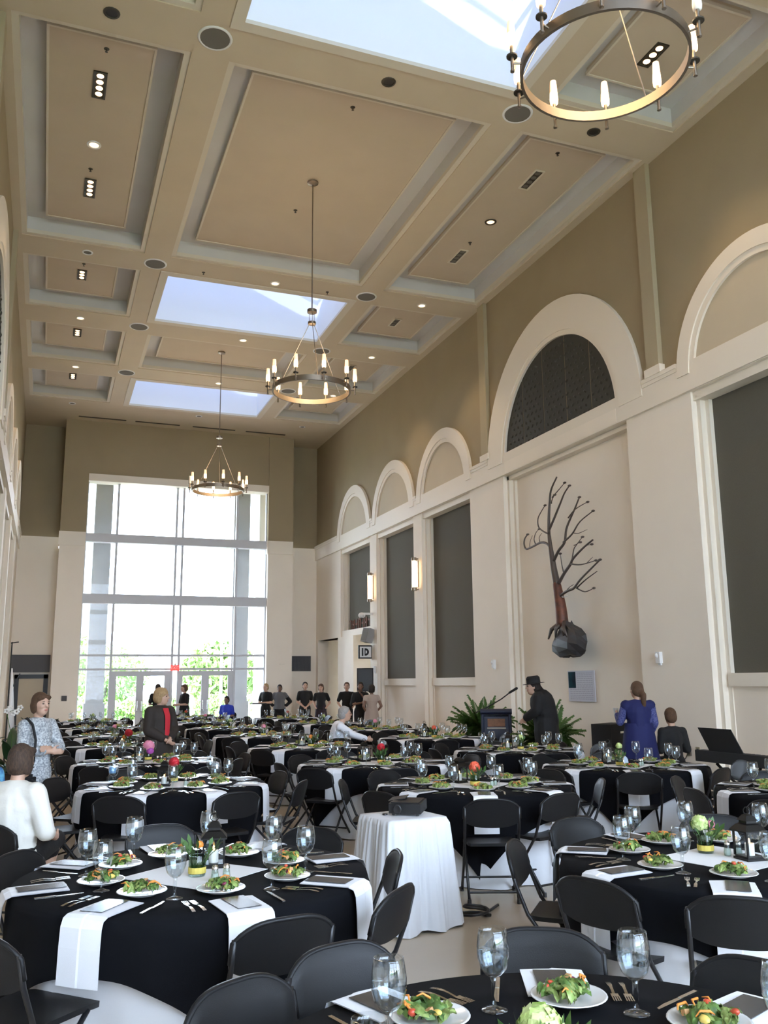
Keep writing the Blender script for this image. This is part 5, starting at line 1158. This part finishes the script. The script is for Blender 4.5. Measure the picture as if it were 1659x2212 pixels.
for a, b in (((600, 1780), (520, 1960)), ((650, 1780), (730, 1960)), ((620, 1790), (600, 1950)), ((660, 1800), (690, 1940))):
    (y0, z0), (y1, z1) = onwall(*a), onwall(*b); MB().tube([(-.15, y0, z0), (-.27, (y0+y1)/2, (z0+z1)/2+.03), (-.27, y1, z1)], [.05, .04, .015], 7).build('root', 'trunk_grey', t, smooth=True)
MB().tube([(-.1, 14.62, 3.38), (-.14, 14.5, 3.28), (-.1, 14.38, 3.30)], .008, 5).build('hanging_wire', 'white_plastic', t)
mat('poster_paper', (.55, .55, .62), .5); mat('poster_ink', (.33, .33, .40), .6); mat('poster_dark', (.006, .008, .02), .8, col2=(.012, .05, .07), vscale=3, spec=.1)
t = thing('wall_poster', 'pale text poster with a small dark picture below the tree sculpture', 'poster', (XR+.245, 0, 0))
MB().box(-.02, 0, 13.98, 14.86, 1.33, 1.90).build('board', 'poster_paper', t); MB().box(-.024, -.02, 14.60, 14.84, 1.58, 1.88).build('picture', 'poster_dark', t)
q = MB(); rnd = random.Random(3)
for k in range(15):
    z = 1.86-.034*k; y1 = 14.55 if k < 9 else 14.80; y = y1
    while y > 14.06:
        w_ = rnd.uniform(.03, .09); q.box(-.0225, -.02, max(14.04, y-w_), y, z-.010, z); y -= w_+.018
tag(q.build('print_lines', 'poster_ink', t), kind='stuff')
for y, z, lab in ((17.4, 2.09, 'small white wall sensor left of the metal tree'), (11.77, 2.07, 'small white wall sensor right of the metal tree'), (24.97, 2.09, 'small white wall sensor beside the loudspeaker')):
    t = thing('wall_sensor', lab, 'sensor', (XR, y, z), group='white wall sensors'); MB().box(-.06, 0, -.05, .05, -.09, .09).build('housing', 'white_plastic', t); MB().ball((-.06, .02, .03), (.03, .03, .04), 8, 6).build('lens', 'white_plastic', t, smooth=True); MB().box(-.03, 0, -.03, .03, -.12, -.09).build('bracket', 'white_plastic', t)
for y, lab, mm in ((11.24, 'brown power outlet with a cable plugged in', 'nickel'), (11.04, 'pale green wall plate beside the power outlet', 'khaki_light')):
    t = thing('wall_outlet', lab, 'outlet', (XR, y, .66)); MB().box(-.012, 0, -.045, .045, -.07, .07).build('plate', mm, t)
    for z in (-.03, .03): MB().box(-.016, -.012, -.02, .02, z-.016, z+.016).build('socket', 'dark_metal', t)
tag(MB().tube([(9.17, 11.24, .63), (9.10, 11.22, .55), (9.02, 11.3, .50), (8.90, 11.5, .54), (8.70, 11.66, .60), (8.48, 11.80, .64)], .009, 6).build('power_cable', 'dark_metal', smooth=True), 'dark cable hanging from the wall outlet to the equipment case', 'cable')
# far right corner: loudspeakers, sign, camera, letters
t = thing('loudspeaker', 'large black loudspeaker on a pole behind the far guests', 'loudspeaker', (8.80, 24.75, 0), math.radians(-20))
MB().box(-.24, .24, -.20, .20, 1.45, 2.12).build('cabinet', 'black_matte', t); MB().box(-.21, .21, -.212, -.20, 1.48, 2.09).build('grille', 'black', t); MB().tube([(0, 0, .02), (0, 0, 1.45)], .018, 8).build('pole', 'black', t)
for k in range(3): a = k*2.1; MB().tube([(0, 0, .5), (.32*math.cos(a), .32*math.sin(a), .012)], .012, 6).build('leg', 'black', t)
t = thing('wall_loudspeaker', 'grey tilted wall loudspeaker above the small sign', 'loudspeaker', (XR-.02, 25.15, 3.10))
M = Matrix.Translation((-.16, 0, 0)) @ Matrix.Rotation(.25, 4, 'Y') @ Matrix.Rotation(.3, 4, 'Z'); MB().box(-.10, .12, -.16, .16, -.21, .21, M).build('cabinet', mat('speaker_grey', (.33, .33, .33), .6), t); MB().box(-.105, -.10, -.14, .14, -.19, .19, M).build('grille', 'speaker_grille', t); MB().tube([(-.05, 0, 0), (.02, 0, 0)], .03, 8).build('bracket', 'white_plastic', t)
t = thing('dome_camera', 'white security camera on the pier above the grey loudspeaker', 'camera', (XR-.01, 25.2, 3.72)); MB().box(-.34, 0, -.05, .05, .0, .06).build('arm', 'white_plastic', t); MB().ball((-.33, 0, -.02), (.11, .11, .09), 12, 8).build('dome', 'white_plastic', t, smooth=True); MB().ball((-.33, 0, -.08), (.06, .06, .05), 10, 6).build('lens', 'dark_metal', t, smooth=True)
t = thing('hanging_sign', 'small square black and white sign on the pier by the doorway', 'sign', (XR-.20, 25.30, 2.61), math.radians(0))
MB().box(-.22, .22, -.02, .02, -.20, .20).build('board', 'black', t); MB().box(-.18, .18, -.024, -.02, -.16, .16).build('field', 'white_plastic', t); MB().box(.18, .22, -.01, .01, .12, .15).build('bracket', 'black', t)
MB().box(-.12, -.07, -.028, -.024, -.12, .12).build('pictogram', 'black', t); MB().ring(arc(0, .05, 12, -PI/2, PI/2), arc(0, .11, 12, -PI/2, PI/2), lambda u, v, d: (u, d, v), -.028, -.024).box(-.03, .0, -.028, -.024, -.11, .11).build('pictogram', 'black', t)
t = thing('metal_lettering', 'row of rusty metal shapes along the foot of the farthest dark panel', 'lettering', (XR+.22, 0, 3.42)); rnd = random.Random(5)
for k in range(8):
    y = 27.85-.30*k; M = Matrix.Translation((0, y, 0)); h = rnd.uniform(.24, .34); q = MB(); q.box(-.03, .0, -.10, -.05, 0, h, M)
    if k % 2: q.box(-.03, 0, .04, .09, 0, h*.9, M)
    q.box(-.03, 0, -.06, .09, h*(.4 if k % 3 else .85), h*(.4 if k % 3 else .85)+.05, M); q.build('metal_glyph', 'rust', t)
# red exit sign over the doors
t = thing('exit_sign', 'red lit exit sign above the middle of the entrance doors', 'exit sign', (4.05, YBAY+.20, 2.24)); mat('exit_red', (.5, .02, .02), .5, emit=(1, .08, .06), estr=1.2)
MB().box(-.14, .14, -.03, .03, -.09, .09).build('housing', 'exit_red', t); text_mesh('EXIT', .13, 'lettering', 'white_plastic', t, Matrix.Translation((0, -.034, 0)) @ Matrix.Rotation(PI/2, 4, 'X')); MB().box(-.02, .02, -.02, .02, .09, .14).build('mount', 'window_frame', t)
for x, z, lab in ((0.62, 1.30, 'small dark control plate on the left window pier'), (7.66, 2.35, 'thin pale bracket on the right window pier')):
    tag(MB().box(x-.08, x+.08, YBAY-.03, YBAY, z-.08 if x < 1 else z-.02, z+.08 if x < 1 else z+.02).box(x-.05, x+.05, YBAY-.04, YBAY-.03, z-.01, z+.01).build('wall_plate', 'grey_panel' if x < 1 else 'trim'), lab, 'wall plate')
bpy.data.scenes.remove(TMP)
